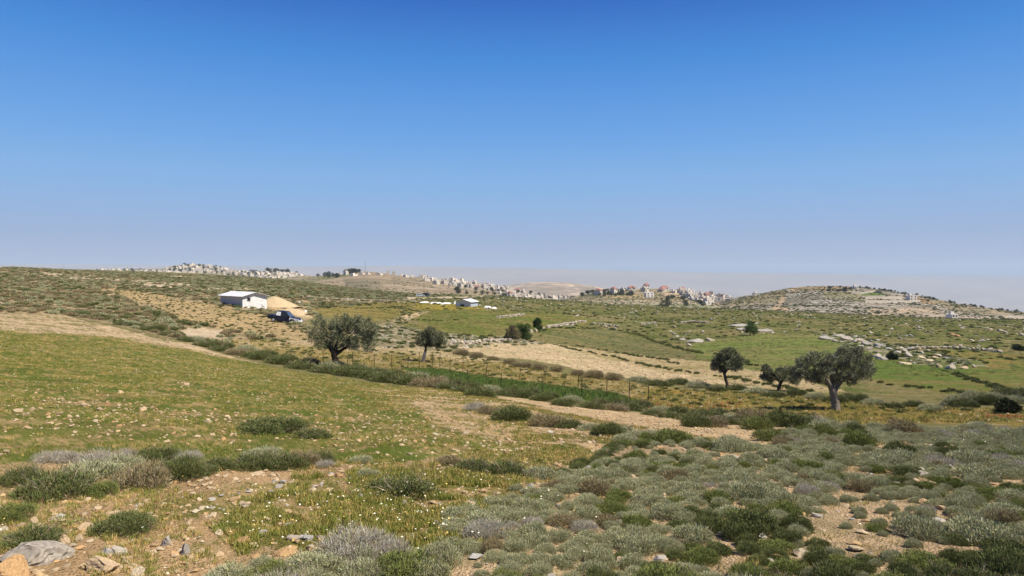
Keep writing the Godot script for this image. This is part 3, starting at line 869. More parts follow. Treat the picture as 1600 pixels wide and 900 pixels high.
	for a in [[1190, 672, 44, "lush"], [1205, 690, 40, "lush"], [1225, 682, 30, "lush"], [1182, 660, 44, "brown"], [1235, 668, 60, "dark"], [1265, 668, 50, "dark"], [1300, 676, 46, "sage"], [1280, 662, 30, "silver"], [1120, 668, 40, "brown"], [1090, 668, 44, "dark"]]:
		shrub_px(a[3], a[0], a[1], a[2] * 1.2, a[2] * 0.6, "%s shrub at the bare patch below the largest olive" % SHRUB_LABEL[a[3]][0], "shrubs round the bare patch below the largest olive")
	# rows on the far side of the fence and beyond the olives
	for a in [[720, 553, 24], [745, 557, 20], [770, 561, 16], [795, 567, 18], [808, 572, 18], [822, 573, 20], [842, 577, 22], [870, 579, 18], [903, 586, 20], [930, 590, 30], [960, 593, 24]]:
		shrub_px("brown", a[0], a[1] + 2, a[2] * 1.15, a[2] * 0.62, "brownish round shrub on the edge of the pale ploughed field", "round shrubs on the edge of the pale ploughed field")
	for k in 16:
		var px := 1000.0 + k * 31
		shrub_px("dark" if k % 3 else "sage", px, 598.0 + k * 2.9 + sin(k * 2.1) * 3.0, 40 + 8 * sin(k * 1.3), 15, "low shrub in the green strip behind the olives", "low shrubs in the green strip behind the olives")
	for k in 9:
		shrub_px("dark" if k % 2 else "sage", 1500.0 + k * 16, 634.0 - k * 1.5 + sin(k * 2.3) * 6.0, 44, 22, "shrub of the dark clump beside the golden field", "shrubs of the dark clump beside the golden field")

func make_scrub() -> void:
	var r := RandomNumberGenerator.new()
	r.seed = 77
	var pts := scatter(["scrub"], 12000, 2.6, 46.0, 1.65, r, 1.15)
	# nearest first; keep apart
	pts.sort_custom(func(a, b): return a.z > b.z)
	var kept: Array = []
	var cells := {}
	for p in pts:
		var w := lerpf(0.2, 0.85, pow(r.randf(), 1.8)) * (1.0 + 0.3 * n2.get_noise_2d(p.x, p.z))
		var m := n1.get_noise_2d(p.x * 3.0 + 200.0, p.z * 3.0)
		if m < -0.23:
			continue
		var cell := Vector2i(int(floor(p.x)), int(floor(p.z)))
		var ok := true
		for dx in range(-1, 2):
			for dz in range(-1, 2):
				for q in cells.get(cell + Vector2i(dx, dz), []):
					if Vector2(p.x - q.x, p.z - q.z).length() < (w + q.y) * 0.39:
						ok = false
		if not ok:
			continue
		if not cells.has(cell):
			cells[cell] = []
		cells[cell].append(Vector3(p.x, w, p.z))
		kept.append([p, w])
	var far := {}
	var count := 0
	for a in kept:
		var p: Vector3 = a[0]
		var m := n2.get_noise_2d(p.x * 1.1 + 9.0, p.z * 1.1) + r.randf_range(-0.35, 0.35)
		var kind := "sage"
		if m < -0.42:
			kind = "dark"
		elif m < -0.25:
			kind = "lush"
		elif m > 0.5:
			kind = "silver"
		elif m > 0.4:
			kind = "brown"
		var shown := absf(p.x / p.z) < 0.80
		if count < 190 and shown:
			count += 1
			var tall := r.randf_range(0.8, 1.7)
			var size := "small" if a[1] < 0.38 else ("broad" if a[1] > 0.54 else "middle sized")
			var form := "low" if tall < 1.05 else ("upright" if tall > 1.3 else "rounded")
			shrub(kind, p, a[1] * 1.12, tall, "%s %s %s dwarf shrub of the dense scrub on the near slope" % [size, form, SHRUB_LABEL[kind][0]], "dwarf shrubs of the dense scrub")
		else:
			var list: Array = S["shrub_" + kind]
			var v := r.randi() % list.size()
			var key := [kind, v]
			if not far.has(key):
				far[key] = []
			far[key].append(stand(p, a[1] * 1.1, r, r.randf_range(0.8, 1.65)))
	for key in far:
		stuff("dense_scrub", S["shrub_" + key[0]][key[1]][0], M.leaf, far[key], [], "%s dwarf shrubs merging into dense scrub towards the golden field" % SHRUB_LABEL[key[0]][0], "scrub")
	# little plants between the shrubs
	var tiny: Array = []
	for p in scatter(["scrub"], 900, 3.0, 44.0, 1.6, r, 1.2, ["row_bank"]):
		tiny.append(stand(p, r.randf_range(0.08, 0.2), r, 1.6))
	stuff("seedling_cover", S["shrub_sage"][0][0], M.leaf, tiny, [], "tiny grey green seedlings between the dwarf shrubs of the scrub", "ground cover")
	# the slope to the left, beyond the green field
	var by := {"brown": [], "sage": [], "dark": []}
	for p in scatter(["left_hill"], 22000, 55.0, 520.0, 0.95, r, 1.1, ["track", "bare_patch", "spoil"]):
		if n1.get_noise_2d(p.x * 0.8, p.z * 0.8) + r.randf_range(-0.5, 0.3) < -0.12:
			continue
		by[["brown", "sage", "dark", "brown"][r.randi() % 4]].append(stand(p, r.randf_range(0.35, 1.2) * (1.0 + -p.z / 500.0), r, 0.9))
	for p in scatter(["upper_green"], 2500, 140.0, 700.0, 1.3, r, 1.1):
		by[["dark", "sage"][r.randi() % 2]].append(stand(p, r.randf_range(0.8, 2.2), r, 0.8))
	for p in scatter(["rocky", "slab_ground", "curve_path"], 900, 60.0, 300.0, 1.5, r, 1.1):
		by[["dark", "sage"][r.randi() % 2]].append(stand(p, r.randf_range(0.5, 1.2), r, 0.8))
	for p in scatter(["far_green"], 2600, 100.0, 480.0, 1.3, r, 1.2, ["mid_green", "grey_green", "bright_field", "right_green", "tan_field", "tan_strip", "olive_field", "gold_field"]):
		by["dark"].append(stand(p, r.randf_range(0.5, 1.5), r, 0.7))
	for p in scatter(["track", "olive_field", "gold_field", "track"], 1000, 45.0, 200.0, 1.5, r, 1.1):
		by["dark"].append(stand(p, r.randf_range(0.25, 0.6), r, 0.8))
	for kind in by:
		stuff("hillside_scrub", S["far_" + kind], M.leaf, by[kind], [], "%s scrub scattered over the slopes beyond the near field" % SHRUB_LABEL[kind][0], "scrub")
	# dark lines of low growth between the fields
	var lines: Array = []
	for ln in [[870, 540, 960, 558, 1060, 580, 1140, 590, 1200, 602, 1260, 612], [880, 536, 960, 550, 1040, 562, 1060, 570], [940, 510, 1000, 524, 1030, 536, 1100, 552, 1140, 556, 1180, 572], [690, 548, 740, 556], [1380, 600, 1440, 606, 1500, 615, 1560, 622, 1600, 626], [1480, 580, 1520, 594, 1560, 606, 1590, 614], [610, 478, 640, 484, 655, 487], [650, 500, 700, 502, 715, 500], [250, 433, 330, 440, 400, 446], [640, 478, 560, 482, 490, 478], [800, 486, 900, 492, 1000, 500, 1100, 505], [860, 512, 940, 513, 1000, 520]]:
		for k in range(0, ln.size() - 2, 2):
			var a := at(ln[k], ln[k + 1])
			var b := at(ln[k + 2], ln[k + 3])
			var n := int(a.distance_to(b) / 0.4)
			for i in n:
				var q := a.lerp(b, float(i) / n) + Vector3(r.randf_range(-0.6, 0.6), 0, r.randf_range(-0.9, 0.9))
				if n2.get_noise_2d(q.x * 1.5, q.z * 1.5) > -0.25:
					lines.append(stand(on(q.x, -q.z), r.randf_range(0.3, 0.9), r, 0.9))
	stuff("field_edge_growth", S.far_dark, M.leaf, lines, [], "dark low growth in lines along the field edges", "ground cover")

func make_grass() -> void:
	var r := RandomNumberGenerator.new()
	r.seed = 5
	for k in 3:
		var b := MB.new()
		for i in 16:
			var a := r.randf() * TAU
			var d := Vector3(cos(a) * 0.5, r.randf_range(0.7, 1.4), sin(a) * 0.5).normalized()
			b.tint = Color(1, 1, 1) * r.randf_range(0.7, 1.15)
			var p := Vector3(r.randf_range(-1, 1), 0, r.randf_range(-1, 1)) * 0.06
			var across := d.cross(rand_dir(r)).normalized()
			b.leaf(p, d, across, r.randf_range(0.05, 0.13), 0.008)
		S["tuft%d" % k] = b.mesh()
	var cols := [Color(0.185, 0.205, 0.043), Color(0.26, 0.24, 0.055), Color(0.14, 0.18, 0.035), Color(0.44, 0.33, 0.12)]
	var sets: Array = [[], [], []]
	var tint: Array = [[], [], []]
	var add := func(pts: Array, size: float, share_dry: float) -> void:
		for p in pts:
			if n2.get_noise_2d(p.x * 2.5, p.z * 2.5) + n1.get_noise_2d(p.x * 9.0, p.z * 9.0) < 0.02:
				continue
			var k := r.randi() % 3
			sets[k].append(stand(p, size * r.randf_range(0.6, 1.4) * (1.0 + clampf(-p.z / 40.0, 0.0, 0.8)), r))
			tint[k].append(vary(cols[3] if r.randf() < share_dry else cols[r.randi() % 3], r, 0.2))
	add.call(scatter(["near_grass"], 21000, 4.0, 16.0, 1.7, r), 0.46, 0.25)
	add.call(scatter(["near_soil"], 9000, 3.0, 25.0, 1.5, r), 0.36, 0.4)
	add.call(scatter(["scrub"], 4000, 3.0, 25.0, 1.5, r), 0.4, 0.5)
	add.call(scatter(["field"], 54000, 8.0, 70.0, 1.5, r), 0.40, 0.3)
	add.call(scatter(["stony", "stony_mid", "near_base"], 22000, 7.0, 45.0, 1.4, r, 1.15, ["scrub", "row_bank", "field", "near_grass", "near_soil"]), 0.42, 0.4)
	add.call(scatter(["gold_field", "olive_field"], 14000, 36.0, 75.0, 1.5, r), 1.0, 0.5)
	for k in 3:
		stuff("grass", S["tuft%d" % k], M.grass, sets[k], tint[k], "short spring grass and weeds over the near fields", "grass")
	# weeds of the fields beyond the fence
	var ws: Array = [[], [], []]
	var wc: Array = [[], [], []]
	for p in scatter(["mid_green", "grey_green", "bright_field", "right_green", "far_green", "brown_field", "yellow_field", "rust_field"], 42000, 80.0, 420.0, 1.35, r, 1.1, ["tan_field", "tan_strip"]):
		if n1.get_noise_2d(p.x * 0.6, p.z * 1.2) < -0.1:
			continue
		var k := r.randi() % 3
		ws[k].append(stand(p, r.randf_range(1.5, 3.5) * (1.0 + -p.z / 300.0), r, 0.55))
		wc[k].append(vary([Color(0.12, 0.145, 0.045), Color(0.165, 0.175, 0.06), Color(0.23, 0.20, 0.08), Color(0.085, 0.11, 0.038)][r.randi() % 4], r, 0.25))
	for k in 3:
		stuff("field_weeds", S["tuft%d" % k], M.grass, ws[k], wc[k], "low green weeds over the far fields", "weeds")
	# the lush strip inside the fence
	var lush: Array = []
	var lc: Array = []
	for p in scatter(["fence_green"], 9000, 36.0, 75.0, 1.6, r):
		lush.append(stand(p, r.randf_range(1.6, 3.0), r))
		lc.append(vary(Color(0.105, 0.165, 0.035), r, 0.3))
	stuff("green_crop", S.tuft0, M.grass, lush, lc, "bright green crop in a strip inside the wire fence", "crop")
	# small flowers
	var fb := MB.new()
	for i in 6:
		var a := TAU * i / 6
		fb.leaf(Vector3.ZERO, Vector3(cos(a), 0.25, sin(a)).normalized(), Vector3(-sin(a), 0, cos(a)), 0.5, 0.45)
	var fm := fb.mesh()
	var fl: Array = []
	var fc: Array = []
	for p in scatter(["near_grass"], 620, 4.5, 16.0, 1.7, r) + scatter(["field"], 5600, 9.0, 62.0, 1.6, r) + scatter(["scrub", "near_soil"], 260, 3.0, 20.0, 1.4, r):
		if n1.get_noise_2d(p.x * 0.9 + 40.0, p.z * 0.9) + 0.5 * n2.get_noise_2d(p.x * 4.0, p.z * 4.0) < 0.0:
			continue
		var s := r.randf_range(0.010, 0.020) * (1.0 + clampf(-p.z / 30.0, 0.0, 1.1))
		fl.append(Transform3D(Basis.from_euler(Vector3(r.randf_range(-0.6, 0.9), r.randf() * TAU, 0)).scaled(Vector3(s, s, s)), p + Vector3(0, r.randf_range(0.05, 0.12), 0)))
		fc.append(vary(Color(0.66, 0.63, 0.50) if r.randf() < 0.7 else Color(0.58, 0.42, 0.12), r, 0.12))
	stuff("wild_flowers", fm, M.petal, fl, fc, "tiny white and yellow flowers sprinkled over the green fields", "flowers")
	var rl: Array = []
	var rc: Array = []
	for a in [[1012, 1160, 631, 642, 500], [1540, 1600, 652, 658, 220]]:
		for i in a[4]:
			var p := at(r.randf_range(a[0], a[1]), r.randf_range(a[2], a[3]))
			if n2.get_noise_2d(p.x * 1.3, p.z * 1.3) < 0.0:
				continue
			var s := r.randf_range(0.06, 0.1)
			rl.append(Transform3D(Basis.from_euler(Vector3(0.5, r.randf() * TAU, 0)).scaled(Vector3(s, s, s)), p + Vector3(0, 0.16, 0)))
			rc.append(vary(Color(0.20, 0.04, 0.025), r, 0.2))
	stuff("red_flowers", fm, M.petal, rl, rc, "patches of dark red flowers at the edge of the golden field", "flowers")

# ---------------------------------------------------------------- stones

func rock_mesh(sd: int, flat: float, sharp: float, fine := 1) -> ArrayMesh:
	# a broken stone: a ball cut by planes, then roughened
	var r := RandomNumberGenerator.new()
	r.seed = sd
	var n := FastNoiseLite.new()
	n.seed = sd
	n.frequency = 0.9
	var b := MB.new()
	var sp := SphereMesh.new()
	sp.radius = 0.5
	sp.height = 1.0
	sp.radial_segments = 12 * fine
	sp.rings = 7 * fine
	var a := sp.get_mesh_arrays()
	var vs: PackedVector3Array = a[Mesh.ARRAY_VERTEX]
	var fs: PackedInt32Array = a[Mesh.ARRAY_INDEX]
	var cuts: Array = []
	for i in 8 + 3 * fine:
		cuts.append([rand_dir(r), r.randf_range(0.22, 0.44)])
	for p in vs:
		var q := p * (1.0 + n.get_noise_3dv(p * 2.2) * sharp)
		for c in cuts:
			var over: float = q.dot(c[0]) - c[1]
			if over > 0.0:
				q -= c[0] * over
		q += p * n.get_noise_3dv(p * 6.0) * (0.14 if fine == 1 else 0.1)
		if fine > 1:
			q += p * n.get_noise_3dv(p * 17.0) * 0.025
			# cracks
			var cr := absf(n.get_noise_3dv(p * 3.1 + Vector3(7, 3, 1)))
			if cr < 0.025:
				q *= 0.97
		q.y = q.y * flat
		b.vert(q)
	b.f = fs
	return b.mesh()

func make_stones() -> void:
	var r := RandomNumberGenerator.new()
	r.seed = 11
	for k in 6:
		S["rock%d" % k] = rock_mesh(40 + k, [0.62, 0.5, 0.8, 0.42, 0.7, 0.35][k], 0.5)
	for k in 3:
		S["big_rock%d" % k] = rock_mesh(80 + k, [0.5, 0.42, 0.6][k], 0.4, 3)
	var tan := Color(0.52, 0.40, 0.26)
	var grey := Color(0.42, 0.39, 0.34)
	var orange := Color(0.50, 0.33, 0.17)
	# stones that can be told apart on the near slope: photo x, y of the foot, width, height, colour, what it looks like
	for a in [[52, 878, 128, 46, Color(0.43, 0.37, 0.30), "large cracked grey boulder under the dark shrub"], [14, 905, 70, 40, orange, "orange earthy rock below the large cracked boulder"], [20, 900, 40, 22, grey, ""], [152, 895, 66, 30, tan, "broad tan slab rock at the lower end of the bare soil"], [168, 868, 26, 18, grey, ""], [182, 868, 28, 20, grey, "rounded grey stone beside the low dark shrub"], [258, 853, 22, 20, grey, ""], [289, 866, 20, 26, grey, "upright pale grey stone on the bare soil"], [372, 852, 36, 18, orange, "tan orange stone at the edge of the near grass"], [408, 838, 24, 14, grey, ""], [213, 903, 28, 20, Color(0.55, 0.47, 0.34), "pale stone with a rusty lichen spot at the soil's end"],
		[440, 868, 46, 14, orange, "flat orange stone in front of the near grass"], [342, 868, 18, 8, tan, ""], [52, 820, 18, 16, tan, "pointed tan stone at the foot of the thicket"], [78, 829, 20, 14, orange, "orange block at the foot of the thicket"], [84, 812, 26, 10, grey, "flat grey slab at the foot of the thicket"], [2, 832, 14, 14, Color(0.6, 0.52, 0.4), ""], [92, 852, 32, 16, tan, ""], [120, 845, 18, 12, tan, ""], [130, 826, 34, 12, tan, ""], [175, 808, 44, 10, tan, "long flat tan stone sunk in the bare soil"], [228, 785, 14, 6, tan, ""], [318, 750, 14, 8, tan, ""], [400, 742, 26, 8, tan, ""], [215, 792, 20, 6, Color(0.6, 0.52, 0.42), ""],
		[860, 773, 30, 10, tan, ""], [692, 858, 28, 12, tan, ""], [990, 734, 26, 12, grey, "pale grey block at the head of the scrub"], [1025, 732, 40, 8, grey, ""], [1440, 742, 46, 10, grey, "long pale rock in the scrub with a dark underside"], [1485, 735, 32, 12, grey, ""], [1312, 725, 30, 10, grey, ""], [1150, 757, 24, 8, tan, ""], [1566, 872, 22, 10, grey, ""], [1190, 720, 26, 6, tan, ""], [1360, 736, 14, 6, tan, ""], [1275, 862, 22, 8, grey, ""],
		[155, 642, 16, 8, tan, ""], [222, 641, 14, 8, tan, ""], [130, 634, 14, 6, tan, ""], [165, 633, 12, 6, orange, ""], [290, 602, 12, 6, tan, ""], [322, 660, 12, 6, Color(0.6, 0.52, 0.4), ""], [25, 643, 16, 6, tan, ""], [48, 641, 10, 5, tan, ""], [120, 653, 8, 6, tan, ""], [75, 649, 10, 5, orange, ""], [186, 614, 12, 5, tan, ""], [452, 605, 10, 6, orange, ""], [680, 680, 12, 5, Color(0.6, 0.55, 0.45), ""], [860, 677, 10, 6, Color(0.6, 0.55, 0.45), ""], [728, 678, 10, 5, tan, ""]]:
		var p := at(a[0], a[1])
		var w: float = a[2] / FOCAL * -p.z
		var h: float = a[3] / FOCAL * -p.z
		var label: String = a[5]
		var grp := ""
		if label == "":
			label = "loose %s stone lying on the %s" % ["pale grey" if a[4] == grey else "tan", "near slope" if a[1] > 700 else "green field"]
			grp = "loose stones on the near slope and field"
		var o := part("rock", S["big_rock%d" % (r.randi() % 3)] if a[2] > 17 else S["rock%d" % (r.randi() % 3 if a[3] > a[2] * 0.4 else [1, 3, 5][r.randi() % 3])], M.stone, self, on(p.x, -p.z + w * 0.2, h * 0.12))
		tag(o, label, "rock", grp)
		var box: AABB = o.mesh.get_aabb()
		o.scale = Vector3(w, w * 0.75, w)
		o.scale.y = h * 1.3 / box.size.y
		o.rotation.y = r.randf() * TAU
		o.mesh = tinted(o.mesh, vary(a[4], r, 0.12))
	# rock slabs and boulders on the slopes beyond
	for a in [[829, 520, 11, 11, Color(0.55, 0.45, 0.32), "left one of two pale boulders between the dark trees"], [838, 519, 8, 9, Color(0.5, 0.42, 0.31), "right one of two pale boulders between the dark trees"],
		[1290, 530, 40, 7, grey, ""], [1325, 531, 34, 8, grey, ""], [1310, 526, 26, 6, grey, ""], [1355, 540, 30, 10, grey, ""], [1375, 542, 26, 9, grey, ""], [1345, 533, 30, 6, grey, ""], [1380, 562, 30, 9, grey, "long grey rock slab slanting down beside the small dark bush"], [1370, 558, 22, 8, grey, ""], [1420, 558, 22, 12, grey, ""], [1415, 550, 16, 8, grey, ""], [1440, 560, 24, 6, Color(0.55, 0.47, 0.33), ""], [1455, 565, 36, 5, Color(0.58, 0.5, 0.35), "flat cream rock sheet on the green slope"], [1415, 569, 30, 5, Color(0.58, 0.5, 0.35), ""], [1462, 560, 22, 5, tan, ""], [1485, 577, 24, 13, grey, "grey boulder on the green slope below the cream rock sheets"], [1468, 574, 14, 8, tan, ""], [1505, 576, 22, 6, tan, ""], [1522, 574, 10, 7, grey, ""], [1488, 523, 18, 4, Color(0.5, 0.3, 0.18), ""], [1498, 526, 12, 4, Color(0.5, 0.3, 0.18), ""], [1436, 513, 12, 4, grey, ""], [1565, 518, 24, 5, grey, ""], [1085, 535, 40, 8, grey, "long pale rock ledge at the edge of the bright green field"], [1110, 533, 22, 8, Color(0.5, 0.43, 0.33), ""], [1065, 532, 16, 6, grey, ""], [1152, 510, 40, 6, grey, ""], [1190, 518, 44, 6, grey, ""], [1160, 516, 30, 5, grey, ""]]:
		var p := at(a[0], a[1])
		var w: float = a[2] / FOCAL * -p.z
		var h: float = a[3] / FOCAL * -p.z
		var label: String = a[5]
		w *= 0.85
		h *= 0.85
		var o := part("boulder", S["big_rock%d" % (r.randi() % 3)], M.stone, self, on(p.x, -p.z + w * 0.1, h * 0.15))
		tag(o, label if label != "" else "pale rock outcrop on the far green slopes", "rock", "" if label != "" else "rock outcrops on the far green slopes")
		var box: AABB = o.mesh.get_aabb()
		o.scale = Vector3(w, h * 1.4 / box.size.y, w * 0.8)
		o.rotation.y = r.randf_range(-0.4, 0.4)
		o.mesh = tinted(o.mesh, vary(a[4], r, 0.12))
	# stones nobody would count
	var sets := [[], [], [], []]
	var tint := [[], [], [], []]
	var add := func(pts: Array, lo: float, hi: float, cols: Array, clump := -2.0) -> void:
		for p in pts:
			if clump > -2.0 and n1.get_noise_2d(p.x * 0.35 + 31.0, p.z * 0.35) + n2.get_noise_2d(p.x * 3.0, p.z * 3.0) * 0.6 < clump:
				continue
			var k := r.randi() % 4
			var s := lerpf(lo, hi, pow(r.randf(), 2.6))
			sets[k].append(Transform3D(Basis.from_euler(Vector3(r.randf_range(-0.4, 0.4), r.randf() * TAU, r.randf_range(-0.4, 0.4))).scaled(Vector3(s, s * r.randf_range(0.6, 1.0), s)), p + Vector3(0, s * 0.1, 0)))
			tint[k].append(vary(cols[r.randi() % cols.size()], r, 0.18))
	var near_cols := [tan, orange, grey, Color(0.47, 0.34, 0.19), Color(0.55, 0.45, 0.31)]
	var soil_cols := [tan, orange, tan, Color(0.50, 0.37, 0.21), Color(0.56, 0.44, 0.29)]
	add.call(scatter(["near_soil"], 3000, 3.0, 22.0, 1.5, r), 0.012, 0.085, soil_cols)
	add.call(scatter(["near_base"], 2500, 6.0, 30.0, 1.6, r, 1.15, ["scrub", "field", "near_grass", "near_soil"]), 0.02, 0.1, soil_cols)
	add.call(scatter(["near_grass"], 700, 4.0, 16.0, 1.5, r), 0.02, 0.12, near_cols)
	add.call(scatter(["scrub"], 2200, 3.0, 44.0, 1.5, r), 0.02, 0.16, near_cols)
	add.call(scatter(["stony", "stony_mid", "row_bank"], 8000, 7.0, 50.0, 1.6, r), 0.02, 0.11, soil_cols, -0.08)
	add.call(scatter(["field"], 5500, 9.0, 66.0, 1.6, r), 0.025, 0.11, soil_cols, -0.02)
	add.call(scatter(["gold_field", "olive_field", "dry_edge", "dry_top"], 6000, 36.0, 110.0, 1.6, r), 0.05, 0.26, [tan, Color(0.50, 0.39, 0.23), Color(0.55, 0.46, 0.31)], -0.1)
	add.call(scatter(["tan_field", "tan_strip", "track"], 5000, 60.0, 160.0, 1.6, r), 0.08, 0.35, [Color(0.53, 0.41, 0.24), tan, Color(0.48, 0.37, 0.21)])
	add.call(scatter(["rocky"], 1700, 60.0, 190.0, 1.6, r), 0.15, 0.75, [grey, Color(0.55, 0.5, 0.42), Color(0.6, 0.54, 0.44)], 0.05)
	add.call(scatter(["far_green"], 6000, 120.0, 470.0, 1.6, r, 1.15, ["mid_green", "grey_green", "bright_field", "right_green", "tan_field", "tan_strip"]), 0.2, 1.5, [grey, Color(0.55, 0.5, 0.42), Color(0.5, 0.45, 0.36)], 0.12)
	add.call(scatter(["left_hill", "upper_green"], 3500, 60.0, 560.0, 1.5, r), 0.15, 0.9, [tan, Color(0.58, 0.48, 0.33), tan], 0.0)
	add.call(scatter(["slab_ground"], 500, 80.0, 300.0, 1.6, r), 0.3, 1.5, [grey, Color(0.55, 0.5, 0.42)])
	for k in 4:
		stuff("loose_stones", S["rock%d" % [0, 1, 2, 4][k]], M.stone, sets[k], tint[k], "countless small tan and grey stones strewn over soil and fields", "stones")

var tint_cache := {}
func tinted(m: ArrayMesh, c: Color) -> ArrayMesh:
	var a := m.surface_get_arrays(0)
	var cs: PackedColorArray = a[Mesh.ARRAY_COLOR]
	for i in cs.size():
		cs[i] = c
	a[Mesh.ARRAY_COLOR] = cs
	a[Mesh.ARRAY_NORMAL] = null
	a[Mesh.ARRAY_TANGENT] = null
	var o := ArrayMesh.new()
	o.add_surface_from_arrays(Mesh.PRIMITIVE_TRIANGLES, a)
	return o

func stone_wall(pts: Array, tall: float, label: String) -> void:
	# a low dry stone wall along photo points laid on the ground
	var r := RandomNumberGenerator.new()
	r.seed = int(pts[0] * 3 + pts[1])
	var a0 := at(pts[0], pts[1])
	var o := thing("dry_stone_wall", a0, 0.0, label, "stone wall", "low dry stone walls")
	var b := MB.new()
	for k in range(0, pts.size() - 2, 2):
		var a := at(pts[k], pts[k + 1])
		var e := at(pts[k + 2], pts[k + 3])
		var n := maxi(3, int(a.distance_to(e) / 0.35))
		for i in n:
			var q := a.lerp(e, (i + r.randf()) / n)
			for s in 2:
				var g := on(q.x + r.randf_range(-0.2, 0.2), -q.z + r.randf_range(-0.6, 0.6)) - a0
				var w := r.randf_range(0.25, 0.6)
				b.tint = vary(Color(0.52, 0.46, 0.37), r, 0.2)
				var t := Transform3D(Basis.from_euler(Vector3(r.randf_range(-0.3, 0.3), r.randf() * TAU, r.randf_range(-0.3, 0.3))), g + Vector3(0, s * tall * 0.4, 0))
				var poly := PackedVector2Array()
				for j in 6:
					poly.append(Vector2(cos(TAU * j / 6), sin(TAU * j / 6) * 0.8) * w * r.randf_range(0.4, 0.6))
				b.prism(poly, w * 0.8, t)
	var st := part("stones", b.mesh(), M.stone, o)
	st.set_meta("kind", "stuff")

func make_walls() -> void:
	stone_wall([855, 512, 880, 508, 905, 504, 915, 503], 0.8, "low pale stone wall to the right of the two pale boulders")
	stone_wall([925, 506, 950, 508, 965, 511], 0.7, "short broken stone wall beyond the end of the longer pale wall")
	stone_wall([776, 497, 795, 495, 820, 492], 0.8, "thin pale stone wall on the green field before the small blue walled shed")
	stone_wall([1000, 507, 1025, 505], 0.7, "short stone wall on the far green slope beyond the grey green field")
	stone_wall([1063, 505, 1085, 503, 1108, 505], 0.8, "low stone wall near the long pale rock ledge")
	stone_wall([690, 536, 730, 538, 760, 534, 800, 533], 0.6, "rough stone bank along the head of the pale ploughed field")
	stone_wall([1430, 545, 1480, 544, 1520, 546, 1565, 551], 0.6, "broken line of pale stones across the far right green slope")
	stone_wall([470, 464, 520, 468, 560, 469, 640, 470], 0.8, "long thin stone wall between the scrub and the brown field")
# ---------------------------------------------------------------- fence

func wire(b: MB, a: Vector3, e: Vector3, w: float) -> void:
	var d := (e - a).normalized()
	var s := d.cross(Vector3.UP if absf(d.y) < 0.9 else Vector3.RIGHT).normalized() * w * 0.5
	var t := d.cross(s).normalized() * w * 0.5
	b.quad(a - s, e - s, e + s, a + s)
	b.quad(a - t, e - t, e + t, a + t)

func fence(posts: Array, label: String) -> void:
	# posts: [photo x, photo y of the foot, height in photo pixels, lean in photo pixels]
	var p0 := at(posts[0][0], posts[0][1])
	var o := thing("wire_fence", p0, 0.0, label, "fence", "wire fences of the green strip")
	var feet: Array = []
	var tops: Array = []
	for a in posts:
		var p := at(a[0], a[1])
		var k := -p.z / FOCAL
		feet.append(p - p0)
		var top: Vector3 = p - p0 + Vector3(a[3] * k, a[2] * k, 0)
		tops.append(top)
		var b := MB.new()
		b.tint = vary(Color(0.085, 0.055, 0.04), rng, 0.25)
		var up := (top - (p - p0)).normalized()
		var bs := Basis(up.cross(Vector3.FORWARD).normalized(), up, Vector3.BACK).orthonormalized()
		var tall: float = top.distance_to(p - p0)
		# an angle iron: two thin legs
		b.box(Vector3(-0.022, -0.3, -0.03), Vector3(0.022, tall, -0.018), Transform3D(bs, Vector3.ZERO))
		b.box(Vector3(-0.022, -0.3, -0.0179), Vector3(-0.012, tall, 0.02), Transform3D(bs, Vector3.ZERO))
		part("post", b.mesh(), M.plain, o, p - p0)
	for i in feet.size() - 1:
		var a: Vector3 = feet[i]
		var e: Vector3 = feet[i + 1]
		var ta: Vector3 = tops[i]
		var te: Vector3 = tops[i + 1]
		for h in [0.08, 0.5, 0.93]:
			var b := MB.new()
			b.tint = Color(0.16, 0.13, 0.11)
			var prev := a.lerp(ta, h)
			for s in range(1, 5):
				var q := a.lerp(ta, h).lerp(e.lerp(te, h), s / 4.0) - Vector3(0, sin(PI * s / 4.0) * 0.03, 0)
				wire(b, prev, q, 0.006)
				prev = q
			part("wire", b.mesh(), M.plain, o)
		var n := maxi(4, int(a.distance_to(e) / 0.2))
		var m := MB.new()
		m.tint = Color(0.18, 0.15, 0.12)
		for s in range(1, n):
			var t := float(s) / n
			wire(m, a.lerp(ta, 0.08).lerp(e.lerp(te, 0.08), t), a.lerp(ta, 0.8).lerp(e.lerp(te, 0.8), t), 0.004)
		part("mesh_wires", m.mesh(), M.plain, o).set_meta("kind", "stuff")

func make_fences() -> void:
	fence([[505, 567, 19, 0], [551, 573, 24, 0], [585, 579, 27, 0], [627, 584, 20, 0], [675, 591, 39, 0.5], [730, 601, 24, 0.5], [783, 609, 27, 0.5], [848, 616, 28, 0.5], [909, 625, 33, 0], [983, 628, 31, 0.5]], "rusty post and wire fence along the near side of the green strip")
	fence([[543, 569, 13, 0], [612, 577, 26, 0.3], [637, 575, 20, 1.5], [655, 576, 26, 0.3], [687, 574, 24, 0.8], [703, 579, 20, 0.5], [723, 585, 20, 0.5], [759, 590, 20, 2.2], [811, 593, 17, 3], [851, 603, 21, 1], [903, 608, 22, 1], [948, 623, 26, 0.3], [1013, 626, 23, 0.5]], "rusty wire fence with leaning posts along the far side of the green strip")

# ---------------------------------------------------------------- sheds, vehicles

func flat_mat(called: String, c: Color, rough := 0.8, spec := 0.3) -> StandardMaterial3D:
	if M.has(called):
		return M[called]
	var m := mat(called, c, rough, spec)
	if called.begins_with("gable") or called.begins_with("side_") or called.begins_with("roof_sheet"):
		# patchy dirt of sheet and plaster
		if not S.has("dirt"):
			S.dirt = noise_tex(0.012, 0.84, 1.0, 77, 512, 6)
		m.albedo_texture = S.dirt
		m.uv1_triplanar = true
		m.uv1_scale = Vector3(0.22, 0.22, 0.22)
	return m

